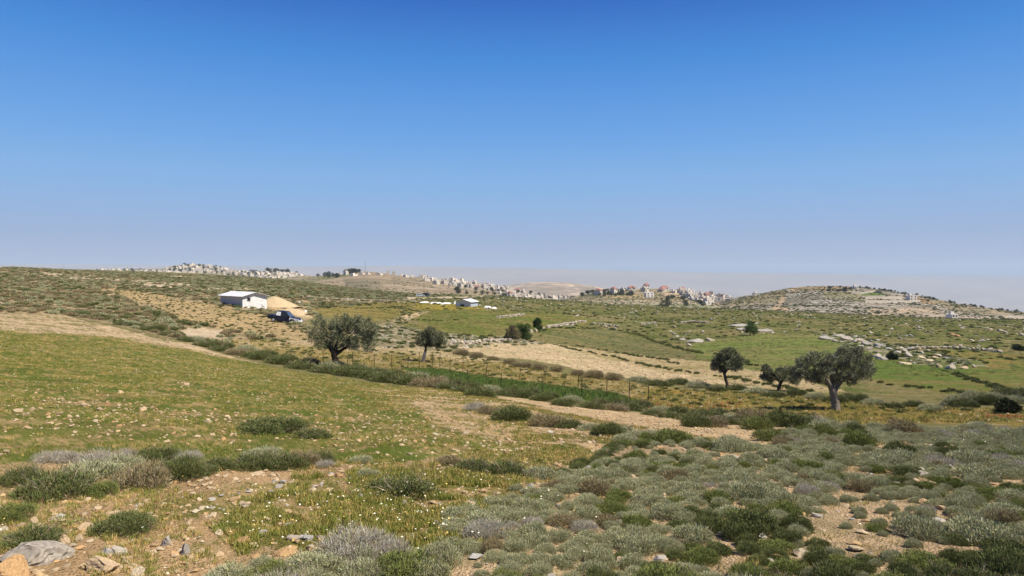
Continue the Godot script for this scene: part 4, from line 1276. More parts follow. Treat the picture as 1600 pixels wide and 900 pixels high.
func shed(corner: Vector3, angle: float, wide: float, long_: float, eave: float, ridge: float, side_col: Color, gable_col: Color, label: String, over := 0.55) -> Node3D:
	# corner: near corner between the gable (to the right) and the long wall (to the left); angle of the gable away from the camera
	var o := thing("shed", corner, angle, label, "shed")
	var hm := wide / 2
	# local axes: x along the gable, -z along the long wall, away from the camera
	var w := MB.new()
	w.tint = Color(1, 1, 1)
	w.prism(PackedVector2Array([Vector2(0, -1.2), Vector2(wide, -1.2), Vector2(wide, eave), Vector2(hm, ridge), Vector2(0, eave)]), 0.16, Transform3D(Basis(), Vector3(0, 0, -0.08)))
	part("gable_wall", w.mesh(), flat_mat("gable_%s" % label.left(5), gable_col), o)
	var w2 := MB.new()
	w2.prism(PackedVector2Array([Vector2(0, -1.2), Vector2(wide, -1.2), Vector2(wide, eave), Vector2(hm, ridge), Vector2(0, eave)]), 0.16, Transform3D(Basis(), Vector3(0, 0, -long_ + 0.08)))
	part("gable_wall", w2.mesh(), flat_mat("gable_%s" % label.left(5), gable_col), o)
	for x in [0.003, wide - 0.163]:
		var s := MB.new()
		s.box(Vector3(x, -1.2, -long_ + 0.162), Vector3(x + 0.16, eave - 0.01, -0.162))
		part("side_wall", s.mesh(), flat_mat("side_%s" % label.left(5), side_col), o)
	# roof of ribbed sheets: two slopes, each of a row of sheets
	var rise := (ridge - eave) / hm
	for sgn in [-1.0, 1.0]:
		var run := hm + over * 0.8
		var n := 8
		for i in n:
			var z1 := over - (long_ + 2 * over) * i / n
			var z2 := over - (long_ + 2 * over) * (i + 1) / n + 0.012
			var s := MB.new()
			var y0 := ridge + 0.06 + (0.008 if i % 2 else 0.0)
			var xe: float = hm + sgn * run
			var ye := y0 - rise * run
			s.quad(Vector3(hm, y0, z1), Vector3(hm, y0, z2), Vector3(xe, ye, z2), Vector3(xe, ye, z1))
			s.quad(Vector3(hm, y0 - 0.05, z1), Vector3(xe, ye - 0.05, z1), Vector3(xe, ye - 0.05, z2), Vector3(hm, y0 - 0.05, z2))
			s.quad(Vector3(xe, ye, z1), Vector3(xe, ye, z2), Vector3(xe, ye - 0.05, z2), Vector3(xe, ye - 0.05, z1))
			s.quad(Vector3(hm, y0, z1), Vector3(xe, ye, z1), Vector3(xe, ye - 0.05, z1), Vector3(hm, y0 - 0.05, z1))
			part("roof_sheet", s.mesh(), flat_mat("roof_sheet_white", Color(0.72, 0.73, 0.74), 0.5, 0.4), o)
	return o

func make_sheds() -> void:
	var k := at(379, 481)
	var s := shed(k, 0.8, 5.0, 10.0, 2.25, 2.95, Color(0.62, 0.57, 0.52), Color(0.72, 0.72, 0.72), "white gabled shed with one small dark window on the left slope")
	var b := MB.new()
	b.box(Vector3(0.95, 1.3, 0.002), Vector3(1.55, 1.95, 0.02))
	var win := part("window", b.mesh(), flat_mat("dark_glass", Color(0.02, 0.02, 0.022), 0.25, 0.5), s)
	var fr := MB.new()
	fr.box(Vector3(0.88, 1.95, 0.003), Vector3(1.62, 2.01, 0.05))
	fr.box(Vector3(0.88, 1.24, 0.003), Vector3(1.62, 1.3, 0.06))
	fr.box(Vector3(0.88, 1.3, 0.003), Vector3(0.95, 1.95, 0.05))
	fr.box(Vector3(1.55, 1.3, 0.003), Vector3(1.62, 1.95, 0.05))
	part("frame", fr.mesh(), flat_mat("grey_frame", Color(0.4, 0.4, 0.4)), win)
	var pp := MB.new()
	pp.box(Vector3(3.9, 0.15, 0.002), Vector3(4.02, 0.6, 0.10))
	pp.box(Vector3(4.02, 0.15, 0.003), Vector3(4.5, 0.22, 0.10))
	part("pipe", pp.mesh(), flat_mat("grey_frame", Color(0.4, 0.4, 0.4)), s)
	var k2 := at(737, 479)
	var sc := -k2.z / FOCAL
	# second shed: the long blue grey wall to the right, white front to the left
	var o := shed(k2 - Vector3(25 * sc, 0, 0), -0.32, 25 * sc * 1.02, 30 * sc, 7.5 * sc, 11.5 * sc, Color(0.40, 0.47, 0.55), Color(0.70, 0.71, 0.73), "small white shed with pale blue grey side wall among white sheets", 0.5)
	var dr := MB.new()
	dr.box(Vector3(1.6, 0.0, 0.003), Vector3(2.9, 0.75, 0.04))
	part("door", dr.mesh(), flat_mat("dark_door", Color(0.07, 0.08, 0.08)), o)
	# white plastic sheets and bags on the ground round it
	var r := RandomNumberGenerator.new()
	r.seed = 3
	for a in [[663, 473, 16, 2.5], [681, 474, 22, 2.5], [698, 475, 20, 3], [711, 475, 5, 6], [762, 481, 12, 4], [772, 482, 9, 3], [785, 462, 10, 3], [478, 489, 6, 5], [467, 474, 6, 3]]:
		var p := at(a[0], a[1])
		var w: float = a[2] / FOCAL * -p.z
		var h: float = a[3] / FOCAL * -p.z
		var m := MB.new()
		m.tint = Color(0.72, 0.73, 0.74) * r.randf_range(0.85, 1.0)
		# a crumpled sheet over a heap
		var nx := 9
		var nz := 7
		for j in nz:
			for i in nx:
				var x := (float(i) / (nx - 1) - 0.5)
				var z := (float(j) / (nz - 1) - 0.5)
				var e := clampf(1.0 - pow(absf(x) * 2.0, 3.0), 0.0, 1.0) * clampf(1.0 - pow(absf(z) * 2.0, 2.0), 0.0, 1.0)
				m.vert(Vector3(x * w, h * (e * r.randf_range(0.7, 1.05) - 0.08), z * maxf(w * 0.5, 1.2)))
		for j in nz - 1:
			for i in nx - 1:
				var q := j * nx + i
				m.tri(q, q + 1, q + nx)
				m.tri(q + 1, q + nx + 1, q + nx)
		var t := part("plastic_sheet", m.mesh(), M.plain, self, p)
		t.rotation.y = r.randf_range(-0.3, 0.3)
		tag(t, "crumpled white plastic sheet in the line beside the small shed" if a[0] > 600 and a[0] < 720 else ("white plastic sheet lying past the small shed" if a[0] > 700 else "white heap of plastic near the dark pickup"), "plastic sheet", "white plastic sheets")
	# heaps of earth beside the first shed
	for a in [[414, 480, 78, 17, "tall smooth sand heap against the white gabled shed"], [450, 489, 60, 9, "long low sand heap between the shed and the pickup"], [462, 492, 30, 6, "small sand heap behind the dark pickup"]]:
		var p := at(a[0], a[1])
		var w: float = a[2] / FOCAL * -p.z
		var h: float = a[3] / FOCAL * -p.z
		var m := MB.new()
		var nn := 28
		for j in nn:
			for i in nn:
				var x := float(i) / (nn - 1) * 2 - 1
				var z := float(j) / (nn - 1) * 2 - 1
				var d := sqrt(x * x + z * z)
				var e := clampf(1.05 - d * 1.05, 0.0, 1.0)
				e = e * (1.0 + 0.3 * (1.0 - e)) + n2.get_noise_2d(x * 30, z * 30) * 0.04
				m.tint = vary(Color(0.60, 0.475, 0.295), r, 0.05)
				m.vert(Vector3(x * w * 0.5, h * e - 0.15, z * w * 0.4))
		for j in nn - 1:
			for i in nn - 1:
				var q := j * nn + i
				m.tri(q, q + 1, q + nn)
				m.tri(q + 1, q + nn + 1, q + nn)
		var t := part("sand_heap", m.mesh(), M.ground, self, on(p.x, -p.z + w * (0.15 if a[0] > 420 else 0.55)))
		tag(t, a[4], "sand heap", "sand heaps by the shed")

func wheel(o: Node3D, x: float, z: float, rad: float) -> void:
	var ty := MB.new()
	var n := 18
	var ring := func(b: MB, r0: float, z0: float, z1: float) -> void:
		var poly := PackedVector2Array()
		for i in n:
			poly.append(Vector2(cos(TAU * i / n), sin(TAU * i / n)) * r0)
		b.prism(poly, absf(z1 - z0), Transform3D(Basis(), Vector3(x, rad, (z0 + z1) / 2)))
	ring.call(ty, rad, z - 0.12, z + 0.12)
	var w := part("wheel", ty.mesh(), flat_mat("tyre", Color(0.02, 0.02, 0.02), 0.9), o)
	var rm := MB.new()
	ring.call(rm, rad * 0.6, z - 0.13, z + 0.13)
	part("rim", rm.mesh(), flat_mat("rim", Color(0.35, 0.35, 0.36), 0.4, 0.5), w)

func body_shape(poly: Array, wide: float, tuck := 0.0) -> ArrayMesh:
	# a side outline drawn across the car, the upper part drawn in
	var b := MB.new()
	var pts := PackedVector2Array()
	for i in range(0, poly.size(), 2):
		pts.append(Vector2(poly[i], poly[i + 1]))
	b.prism(pts, wide)
	if tuck > 0.0:
		for i in b.v.size():
			var q := b.v[i]
			q.z *= 1.0 - tuck * clampf((q.y - 0.95) / 0.9, 0.0, 1.0)
			b.v[i] = q
	return b.mesh()

func make_vehicles() -> void:
	var navy := flat_mat("navy_paint", Color(0.012, 0.016, 0.035), 0.45, 0.35)
	var white := flat_mat("white_reflection_paint", Color(0.70, 0.72, 0.75), 0.3, 0.5)  # bright reflections on rear windows and front wings, painted as white; bumper shares it
	var glass := flat_mat("dark_glass", Color(0.02, 0.02, 0.022), 0.25, 0.5)
	var a := at(424, 500)
	var e := at(466, 508)
	var mid := (a + e) / 2
	var o := thing("pickup_truck", mid - Vector3(0, 0.04, 0), 0.0, "dark navy double cab pickup with a reflection painted white on its front wing by the shed", "pickup truck")
	var dir := Vector3(1, -0.13, 0.12).normalized()
	var up := (Vector3.UP - dir * dir.y).normalized()
	o.basis = Basis(dir, up, dir.cross(up))
	# outline in x (front to the right), y
	part("body", body_shape([-2.5, 0.42, -2.5, 1.08, -1.0, 1.1, 1.15, 1.08, 2.35, 0.98, 2.48, 0.78, 2.48, 0.42, 1.98, 0.40, 1.9, 0.72, 1.6, 0.85, 1.3, 0.72, 1.2, 0.38, -1.12, 0.38, -1.2, 0.72, -1.5, 0.85, -1.8, 0.72, -1.9, 0.42], 1.78), navy, o)
	part("cab", body_shape([-1.35, 1.085, -1.2, 1.78, -0.9, 1.86, 0.35, 1.86, 1.15, 1.085], 1.70, 0.16), navy, o)
	for s in [-1.0, 1.0]:
		for w in [[-0.32, 1.13, -0.32, 1.72, 0.3, 1.72, 0.88, 1.13]]:
			var m := MB.new()
			m.quad(Vector3(w[0], w[1], s * 0.845), Vector3(w[2], w[3], s * 0.762), Vector3(w[4], w[5], s * 0.762), Vector3(w[6], w[7], s * 0.845))
			part("side_window", m.mesh(), glass, o)
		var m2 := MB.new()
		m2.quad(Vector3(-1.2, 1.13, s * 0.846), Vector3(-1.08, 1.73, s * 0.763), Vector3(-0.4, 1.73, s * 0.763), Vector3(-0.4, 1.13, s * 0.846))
		part("rear_window", m2.mesh(), white, o).set_meta("label", "rear side window with its reflection painted white")  # reflective pane: the reflection is put into the colour
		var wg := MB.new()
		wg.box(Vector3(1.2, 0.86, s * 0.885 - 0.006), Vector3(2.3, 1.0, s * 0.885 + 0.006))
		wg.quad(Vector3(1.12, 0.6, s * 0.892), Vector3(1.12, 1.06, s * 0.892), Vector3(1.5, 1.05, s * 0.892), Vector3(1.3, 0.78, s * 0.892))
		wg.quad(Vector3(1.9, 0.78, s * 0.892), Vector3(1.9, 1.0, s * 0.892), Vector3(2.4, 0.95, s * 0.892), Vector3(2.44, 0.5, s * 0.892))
		part("front_wing", wg.mesh(), white, o).set_meta("label", "front wing with its bright reflection painted white")  # reflection on the dark bodywork, painted on as white patches
		for x in [-1.5, 1.6]:
			wheel(o, x, s * 0.76, 0.36)
	var ws := MB.new()
	ws.quad(Vector3(1.12, 1.12, -0.78), Vector3(0.42, 1.8, -0.68), Vector3(0.42, 1.8, 0.68), Vector3(1.12, 1.12, 0.78))
	for i in ws.v.size():
		ws.v[i] += Vector3(0.03, 0.02, 0)
	part("windscreen", ws.mesh(), flat_mat("sky_glass", Color(0.06, 0.08, 0.11), 0.08, 0.6), o)
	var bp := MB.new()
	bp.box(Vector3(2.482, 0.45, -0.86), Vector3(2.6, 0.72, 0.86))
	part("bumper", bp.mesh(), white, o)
	for s in [-1.0, 1.0]:
		var hl := MB.new()
		hl.box(Vector3(2.40, 0.76, s * 0.68 - 0.16), Vector3(2.50, 0.92, s * 0.68 + 0.16))
		part("headlight", hl.mesh(), flat_mat("lamp_glass", Color(0.6, 0.62, 0.64), 0.15, 0.6), o)
		var mr := MB.new()
		mr.box(Vector3(0.85, 1.12, s * 0.93 - 0.09), Vector3(0.97, 1.3, s * 0.93 + 0.09))
		part("mirror", mr.mesh(), navy, o)
	# two cars on the far track
	var silver := flat_mat("silver_paint", Color(0.42, 0.47, 0.55), 0.3, 0.5)
	var black := flat_mat("black_paint", Color(0.02, 0.022, 0.026), 0.3, 0.5)
	for c in [[657, 463.5, silver, 0.15, "silver blue estate car parked on the far track"], [667, 462.5, black, -0.5, "dark car parked behind the silver blue car on the far track"]]:
		var p := at(c[0], c[1])
		var t := thing("parked_car", p + Vector3(0, -0.03, 0), c[3], c[4], "car", "cars on the far track")
		part("body", body_shape([-2.1, 0.4, -2.15, 0.95, 1.0, 0.98, 2.1, 0.85, 2.15, 0.4, 1.7, 0.38, 1.6, 0.65, 1.35, 0.75, 1.1, 0.65, 1.0, 0.36, -1.0, 0.36, -1.1, 0.65, -1.35, 0.75, -1.6, 0.65, -1.7, 0.38], 1.75), c[2], t)
		part("cabin", body_shape([-2.1, 0.955, -1.9, 1.5, -1.6, 1.58, 0.2, 1.56, 0.98, 0.975], 1.66, 0.16), c[2], t)
		for s in [-1.0, 1.0]:
			var m := MB.new()
			m.quad(Vector3(-1.85, 1.03, s * 0.83), Vector3(-1.7, 1.45, s * 0.768), Vector3(0.12, 1.45, s * 0.768), Vector3(0.72, 1.03, s * 0.83))
			part("side_window", m.mesh(), glass, t)
			for x in [-1.35, 1.35]:
				wheel(t, x, s * 0.75, 0.33)
		var w := MB.new()
		w.quad(Vector3(1.0, 1.0, -0.75), Vector3(0.27, 1.53, -0.68), Vector3(0.27, 1.53, 0.68), Vector3(1.0, 1.0, 0.75))
		part("windscreen", w.mesh(), glass, t)

func make_tracks() -> void:
	# pale dirt tracks laid a little above the ground: [width in m, photo points...]
	var list := [[3.2, "pale dirt track bending behind the small shed", [636, 466.6, 680, 466.2, 720, 465, 750, 463.4, 766, 461.6, 760, 459.8, 735, 458.8, 690, 457.6]],
		[4.2, "pale dirt track running along the top of the scrub slope", [68, 428.5, 100, 431, 150, 436, 210, 440, 260, 443.5, 310, 446.5]],
		[2.6, "short pale side track on the scrub slope", [82, 431, 100, 434, 120, 437, 135, 440]],
		[2.4, "faint pale strip of bare earth on the far scrub slope", [265, 431.5, 300, 434, 330, 434.5]],
		[3.0, "pale strip of bare earth behind the white gabled shed", [325, 452, 350, 451, 380, 452, 412, 453.5]],
		[4.0, "pale bare strip above the white gabled shed", [225, 446, 250, 447.5, 270, 449]]]
	for t in list:
		var b := MB.new()
		var px: Array = t[2]
		var n := 7
		var m := 0
		for i in range(0, px.size() - 2, 2):
			for s in 10:
				var x := lerpf(px[i], px[i + 2], s / 10.0)
				var y := lerpf(px[i + 1], px[i + 3], s / 10.0)
				var w: float = t[0] * (1.0 + 0.5 * n2.get_noise_2d(x * 1.2, y * 8.0))
				m += 1
				for k in n:
					var q := at(x, y + (0.5 - float(k) / (n - 1)) * w)
					b.tint = vary(CHALK, rng, 0.1)
					b.vert(on(q.x, -q.z, 0.22))
		for i in m - 1:
			for k in n - 1:
				var q := i * n + k
				b.tri(q, q + 1, q + n)
				b.tri(q + 1, q + n + 1, q + n)
		var o := part("dirt_track", b.mesh(), M.ground, self)
		tag(o, t[1], "track", "", "structure")

# ---------------------------------------------------------------- towns

func house(called: String, p: Vector3, w: float, d: float, floors: int, turn: float, wall: Color, red: bool, detail: int, label: String, group: String) -> void:
	var o := thing(called, p, turn, label, "house", group)
	var h := floors * 3.1
	var key := "wall_%d_%d_%d" % [int(w), int(d), floors]
	if not S.has(key):
		var b := MB.new()
		b.box(Vector3(-w / 2, -6, -d / 2), Vector3(w / 2, h, d / 2))
		if not red:
			# parapet and stair house
			b.box(Vector3(-w / 2, h, -d / 2), Vector3(w / 2, h + 0.7, -d / 2 + 0.3))
			b.box(Vector3(-w / 2, h, d / 2 - 0.3), Vector3(w / 2, h + 0.7, d / 2))
			b.box(Vector3(-w * 0.3, h + 0.01, -d * 0.25), Vector3(-w * 0.3 + 3.0, h + 2.4, d * 0.1))
		S[key + ("r" if red else "")] = b.mesh()
		S[key] = b.mesh()
	part("walls", S[key], house_paint(wall), o)
	if red:
		var rk := "roof_%d_%d" % [int(w), int(d)]
		if not S.has(rk):
			var b := MB.new()
			var e := 0.6
			var a := [Vector3(-w / 2 - e, 0, -d / 2 - e), Vector3(w / 2 + e, 0, -d / 2 - e), Vector3(w / 2 + e, 0, d / 2 + e), Vector3(-w / 2 - e, 0, d / 2 + e)]
			var r1 := Vector3(-w * 0.18, 3.2, 0)
			var r2 := Vector3(w * 0.18, 3.2, 0)
			b.quad(a[0], a[1], r2, r1)
			b.quad(a[2], a[3], r1, r2)
			b.quad(a[1], a[2], r2, r2)
			b.quad(a[3], a[0], r1, r1)
			b.quad(a[3], a[2], a[1], a[0])
			S[rk] = b.mesh()
		part("roof", S[rk], flat_mat("roof_tile", Color(0.27, 0.13, 0.10)), o, Vector3(0, h + 0.75, 0))
	if not S.has("win"):
		var b := MB.new()
		b.box(Vector3(-0.75, 0, -0.05), Vector3(0.75, 1.7, 0.08))
		S.win = b.mesh()
		var t := MB.new()
		t.tube([Vector3(0, 0, 0), Vector3(0, 1.4, 0)], [0.6, 0.6], 8)
		S.tank = t.mesh()
	if detail >= 1:
		var n := maxi(2, int(w / 5.0))
		for fl in floors:
			for i in n:
				if detail == 1 and (fl + i) % 2:
					continue
				part("window", S.win, flat_mat("house_window", Color(0.05, 0.055, 0.065), 0.3), o, Vector3((i + 0.5) / n * w - w / 2, fl * 3.1 + 1.0, d / 2))
	if not red:
		part("water_tank", S.tank, flat_mat("tank", Color(0.12, 0.12, 0.13)), o, Vector3(w * 0.25, h, -d * 0.2))

func house_paint(c: Color) -> StandardMaterial3D:
	var key := "house_%d" % int(c.r * 100)
	return flat_mat(key, c, 0.95, 0.2)

func town(h: Dictionary, n: int, poly: Array, lo: float, hi: float, floors: Array, redshare: float, gap: float, detail: int, label: String, red_label: String, group: String, sd: int) -> void:
	var r := RandomNumberGenerator.new()
	r.seed = sd
	var pp := PackedVector2Array()
	var box := Rect2()
	for i in range(0, poly.size(), 2):
		var q := Vector2(poly[i], poly[i + 1])
		pp.append(q)
		box = Rect2(q, Vector2.ZERO) if i == 0 else box.expand(q)
	var placed: Array = []
	var tries := 0
	while placed.size() < n and tries < n * 60:
		tries += 1
		var q := Vector2(r.randf_range(box.position.x, box.end.x), r.randf_range(box.position.y, box.end.y))
		if not Geometry2D.is_point_in_polygon(q, pp):
			continue
		var ok := true
		for e in placed:
			if absf(e.x - q.x) < gap and absf(e.y - q.y) < gap * 0.45:
				ok = false
				break
		if not ok:
			continue
		placed.append(q)
		var p := hill_at(h, q.x, q.y)
		var red := r.randf() < redshare
		var g := [0.57, 0.49, 0.64, 0.43, 0.53][r.randi() % 5] as float
		var wd: int = r.randi() % 4
		var fl: int = floors[r.randi() % floors.size()]
		var say := "%s %s storey %s" % [["narrow", "compact", "wide", "long"][wd], ["one", "two", "three"][fl - 1], red_label if red else label]
		house("house", p, [7, 9, 11, 13][wd] * lo, [9, 11][r.randi() % 2], fl, r.randf_range(-0.7, 0.9), Color(g, g * 0.91, g * 0.78), red, detail, say, group)

func small_tree(p: Vector3, w: float, h: float, label: String, group: String, k: int) -> void:
	if not S.has("town_tree0"):
		for j in 3:
			var r := RandomNumberGenerator.new()
			r.seed = 900 + j
			var b := MB.new()
			for i in 420:
				var d := rand_dir(r)
				var q := d * pow(r.randf(), 0.4) * Vector3(0.5, 0.42, 0.5) * (1.0 + 0.25 * sin(d.x * 5.0 + j) * cos(d.z * 4.0)) + Vector3(0, 0.58, 0)
				b.tint = vary(Color(0.045, 0.055, 0.028), r, 0.3)
				var dir := (d + rand_dir(r)).normalized()
				b.leaf(q, dir, dir.cross(rand_dir(r)).normalized(), r.randf_range(0.1, 0.2), 0.09)
			S["town_tree%d" % j] = b.mesh()
			var t := MB.new()
			t.tint = Color(0.09, 0.07, 0.055)
			t.tube([Vector3(0, -0.3, 0), Vector3(0.01, 0.25, 0), Vector3(0, 0.5, 0)], [0.06, 0.045, 0.03], 6)
			S["town_trunk%d" % j] = t.mesh()
	var o := thing("dark_tree", p, rng.randf() * TAU, label, "tree", group)
	o.scale = Vector3(w, h, w)
	part("crown", S["town_tree%d" % (k % 3)], M.leaf, o)
	part("trunk", S["town_trunk%d" % (k % 3)], M.bark, o)

func make_towns() -> void:
	town(H.left, 40, [92, 423.5, 150, 421.5, 250, 421.5, 262, 426, 200, 429, 130, 427], 0.9, 1.3, [1, 1, 2], 0.03, 5.0, 0, "pale flat roofed house on the long ridge beside the hilltop town", "red roofed house on the long ridge beside the hilltop town", "houses of the ridge town", 1)
	town(H.left, 55, [256, 422, 275, 416, 300, 413.5, 325, 416, 348, 421, 350, 428, 300, 427, 256, 427], 0.9, 1.3, [1, 1, 2], 0.02, 4.6, 0, "pale stone house packed on the hilltop of the left town", "red roofed house packed on the hilltop of the left town", "houses of the hilltop town", 2)
	town(H.left, 56, [345, 421, 385, 425.5, 420, 425.5, 460, 427, 476, 431, 440, 434, 400, 436, 350, 431], 0.9, 1.3, [1, 1, 2], 0.02, 4.6, 0, "pale house on the slope running down from the hilltop town", "red roofed house on the slope running down from the hilltop town", "houses below the hilltop town", 3)
	town(H.centre, 12, [495, 433, 540, 429, 600, 428, 660, 434, 660, 436, 600, 430, 540, 432], 0.8, 1.0, [1, 2], 0.0, 8.0, 0, "small pale house on the crest of the hill with the mast", "", "houses on the mast hill", 4)
	town(H.centre, 34, [664, 435.5, 700, 438, 735, 441, 765, 447, 775, 454, 730, 450, 690, 446, 662, 440], 0.85, 1.2, [1, 2, 2], 0.1, 7.0, 1, "tall pale stone house of the central town above the white track", "red roofed stone house of the central town above the white track", "houses of the central town", 5)
	town(H.centre, 74, [765, 448, 800, 454, 840, 462, 890, 468, 925, 473, 920, 478, 870, 474, 815, 468, 780, 461], 0.85, 1.2, [1, 2, 2], 0.05, 6.2, 1, "pale flat roofed house of the valley quarter beside the tan hill", "red roofed house of the valley quarter beside the tan hill", "houses of the valley quarter", 6)
	town(H.mid_right, 30, [1060, 457, 1095, 461, 1135, 465, 1150, 470, 1110, 476, 1085, 472, 1070, 464], 0.8, 1.0, [1, 2, 2], 0.05, 7.0, 1, "pale house on the shoulder between the two right hills", "red roofed house on the shoulder between the two right hills", "houses between the right hills", 7)
	town(H.mid_right, 7, [920, 460, 990, 454, 1060, 455, 1060, 458, 990, 457, 930, 463], 0.8, 1.0, [1, 2], 0.3, 12.0, 1, "pale house half hidden by trees on the red roof hill", "small red roofed house half hidden by trees on the red roof hill", "houses on the red roof hill", 8)
	# houses that stand out
	for a in [[987, 453.5, 11.5, 1, true, "red roofed villa at the left end of the red roof hill"], [1010, 452, 7, 2, true, "tall narrow red roofed villa on the red roof hill"], [1038, 453, 13, 1, true, "widest red roofed villa on the red roof hill"], [1066, 455, 9, 1, true, "brown red roofed villa at the right end of the red roof hill"], [1014, 465, 12, 2, false, "large white building on the terraces of the red roof hill"], [1078, 463, 12, 3, false, "large white building beside the brown roofed villa"], [1102, 476, 14, 1, false, "white low house under the shoulder of the right hill"]]:
		var p := hill_at(H.mid_right, a[0], a[1])
		house("house", p, a[2] / FOCAL * -p.z, 9.0, a[3], 0.15, Color(0.66, 0.63, 0.58), a[4], 2, a[5], "")
	for a in [[1140, 466, 6, 1, "small white house on the left shoulder of the rocky hill"], [1181, 461, 8, 1, "white house on the skyline of the rocky hill's left flank"], [1336, 451, 7, 1, "white house beside the trees on top of the rocky hill"], [1424, 469, 12, 2, "white house at the end of the long wall on the rocky hill"], [1487, 502, 9, 2, "white two storey building with dark openings at the foot of the rocky hill"]]:
		var p := hill_at(H.right, a[0], a[1])
		house("house", p, a[2] / FOCAL * -p.z, 8.0, a[3], 0.1, Color(0.60, 0.57, 0.52), false, 2, a[4], "")
	# the flat roofed white shop building and long walls on the rocky hill
	for a in [[[1352, 475, 1385, 474.5, 1420, 473, 1438, 472.5], 3.4, "long pale stone retaining wall on the rocky hill"], [[1352, 468, 1380, 467.5, 1410, 466.5], 3.0, "upper pale stone wall above the long retaining wall"], [[1331, 460, 1345, 460, 1358, 458, 1368, 456, 1376, 458], 2.2, "thin curved white wall round the green patch on the rocky hill"], [[1150, 466, 1165, 463.5, 1180, 461.5], 1.6, "low white wall running up the rocky hill's left skyline"], [[1130, 467, 1140, 469], 2.5, "short white wall at the rocky hill's left foot"]]:
		var p0 := hill_at(H.right, a[0][0], a[0][1])
		var o := thing("stone_wall", p0, 0.0, a[2], "wall", "walls on the rocky hill")
		for i in range(0, a[0].size() - 2, 2):
			var b := MB.new()
			b.tint = Color(0.60, 0.545, 0.46)
			var f := hill_at(H.right, a[0][i], a[0][i + 1]) - p0
			var e := hill_at(H.right, a[0][i + 2], a[0][i + 3]) - p0
			var up := Vector3(0, a[1], 0)
			var dn := Vector3(0, -5, 0)
			var th := Vector3(0, 0, -0.6)
			b.quad(f + dn, f + up, e + up, e + dn)
			b.quad(f + dn + th, e + dn + th, e + up + th, f + up + th)
			b.quad(f + up, f + up + th, e + up + th, e + up)
			part("wall_section", b.mesh(), M.stone, o)
	# dark trees of the towns and hills
	var r := RandomNumberGenerator.new()
	r.seed = 60
	var k := 0
	for a in [[H.left, 16, 150, 250, 421, 427, 6.0, "dark tree among the houses of the ridge town", "trees of the ridge town"], [H.left, 30, 262, 350, 415, 428, 7.0, "dark tree among the houses of the hilltop town", "trees of the hilltop town"], [H.left, 26, 350, 470, 424, 434, 7.0, "dark tree among the houses below the hilltop town", "trees below the hilltop town"], [H.left, 16, 418, 450, 423.5, 426, 9.0, "dark tree in the grove on the ridge right of the hilltop town", "grove on the ridge"],
		[H.centre, 24, 538, 562, 424, 430, 7.0, "dark tree in the grove climbing the mast hill", "grove on the mast hill"], [H.centre, 10, 495, 530, 430, 434, 7.0, "dark tree on the left flank of the mast hill", "trees on the mast hill's flank"], [H.centre, 26, 700, 790, 446, 460, 5.0, "dark tree on the terraces of the central town", "trees of the central town"], [H.centre, 30, 770, 900, 452, 474, 6.0, "dark tree among the houses of the valley quarter", "trees of the valley quarter"],
		[H.mid_right, 42, 908, 990, 453, 464, 5.0, "dark tree in the wood on the left flank of the red roof hill", "wood on the red roof hill"], [H.mid_right, 20, 1030, 1110, 465, 480, 4.5, "dark tree on the terraces of the red roof hill", "terrace trees of the red roof hill"],
		[H.right, 26, 1283, 1330, 450, 457, 2.8, "dark tree in the orchard on top of the rocky hill", "orchard on the rocky hill"], [H.right, 26, 1330, 1420, 447, 461, 2.6, "dark tree along the skyline of the rocky hill", "skyline trees of the rocky hill"], [H.right, 26, 1430, 1590, 466, 489, 2.8, "dark tree on the descending ridge of the rocky hill", "trees on the rocky hill's descending ridge"]]:
		for i in a[1]:
			var px := r.randf_range(a[2], a[3])
			var py := r.randf_range(a[4], a[5])
			var cr := along(a[0].crest, px)
			if a[8].begins_with("trees on the rocky") or a[8].begins_with("skyline") or a[8].begins_with("grove on the mast") or a[8].begins_with("grove on the ridge"):
				py = cr.x + r.randf_range(0.3, 2.0)
			py = maxf(py, cr.x + 0.3)
			var p := hill_at(a[0], px, py)
			k += 1
			var s: float = a[6] * r.randf_range(0.7, 1.3)
			small_tree(p, s * 1.1, s, ("small " if s < a[6] * 0.9 else ("tall " if s > a[6] * 1.12 else "middling ")) + a[7], a[8], k)
	for a in [[1035, 484, 14, 9, "broad dark tree at the foot of the red roof hill"], [1022, 484, 7, 5, "small dark tree beside the broad tree at the hill's foot"], [1090, 488, 14, 8, "broad green tree at the foot of the shoulder between the hills"]]:
		var p := hill_at(H.mid_right, a[0], a[1])
		small_tree(p, a[2] / FOCAL * -p.z, a[3] / FOCAL * -p.z, a[4], "", k)
	for a in [[1540, 506, 10, 8, "dark tree at the right foot of the rocky hill"], [1548, 507, 7, 5, "lower dark tree at the right foot of the rocky hill"], [1350, 498, 6, 4, "single dark bush at the foot of the rocky hill"]]:
		var p := hill_at(H.right, a[0], a[1])
		small_tree(p, a[2] / FOCAL * -p.z, a[3] / FOCAL * -p.z, a[4], "", k)
	# scrub and stones of the hills
	var dots := []
	var pale := []
	var pc := []
	for i in 5600:
		var px := r.randf_range(1080, 1640)
		var p := hill_point(H.right, px, r.randf())
		if n2.get_noise_2d(p.x * 0.05, p.z * 0.05) + r.randf_range(-0.4, 0.4) > -0.1:
			dots.append(stand(p, r.randf_range(1.2, 3.6), r, 0.7))
	for i in 8000:
		var px := r.randf_range(1110, 1640)
		var p := hill_point(H.right, px, r.randf() * 0.75)
		if n1.get_noise_2d(p.x * 0.06, p.z * 0.06) + r.randf_range(-0.4, 0.4) > 0.0:
			pale.append(stand(p, r.randf_range(0.7, 2.4), r, 0.7))
			pc.append(vary(Color(0.5, 0.45, 0.37), r, 0.15))
	for i in 1800:
		var p := hill_point(H.mid_right, r.randf_range(880, 1180), r.randf())
		dots.append(stand(p, r.randf_range(1.0, 3.2), r, 0.7))
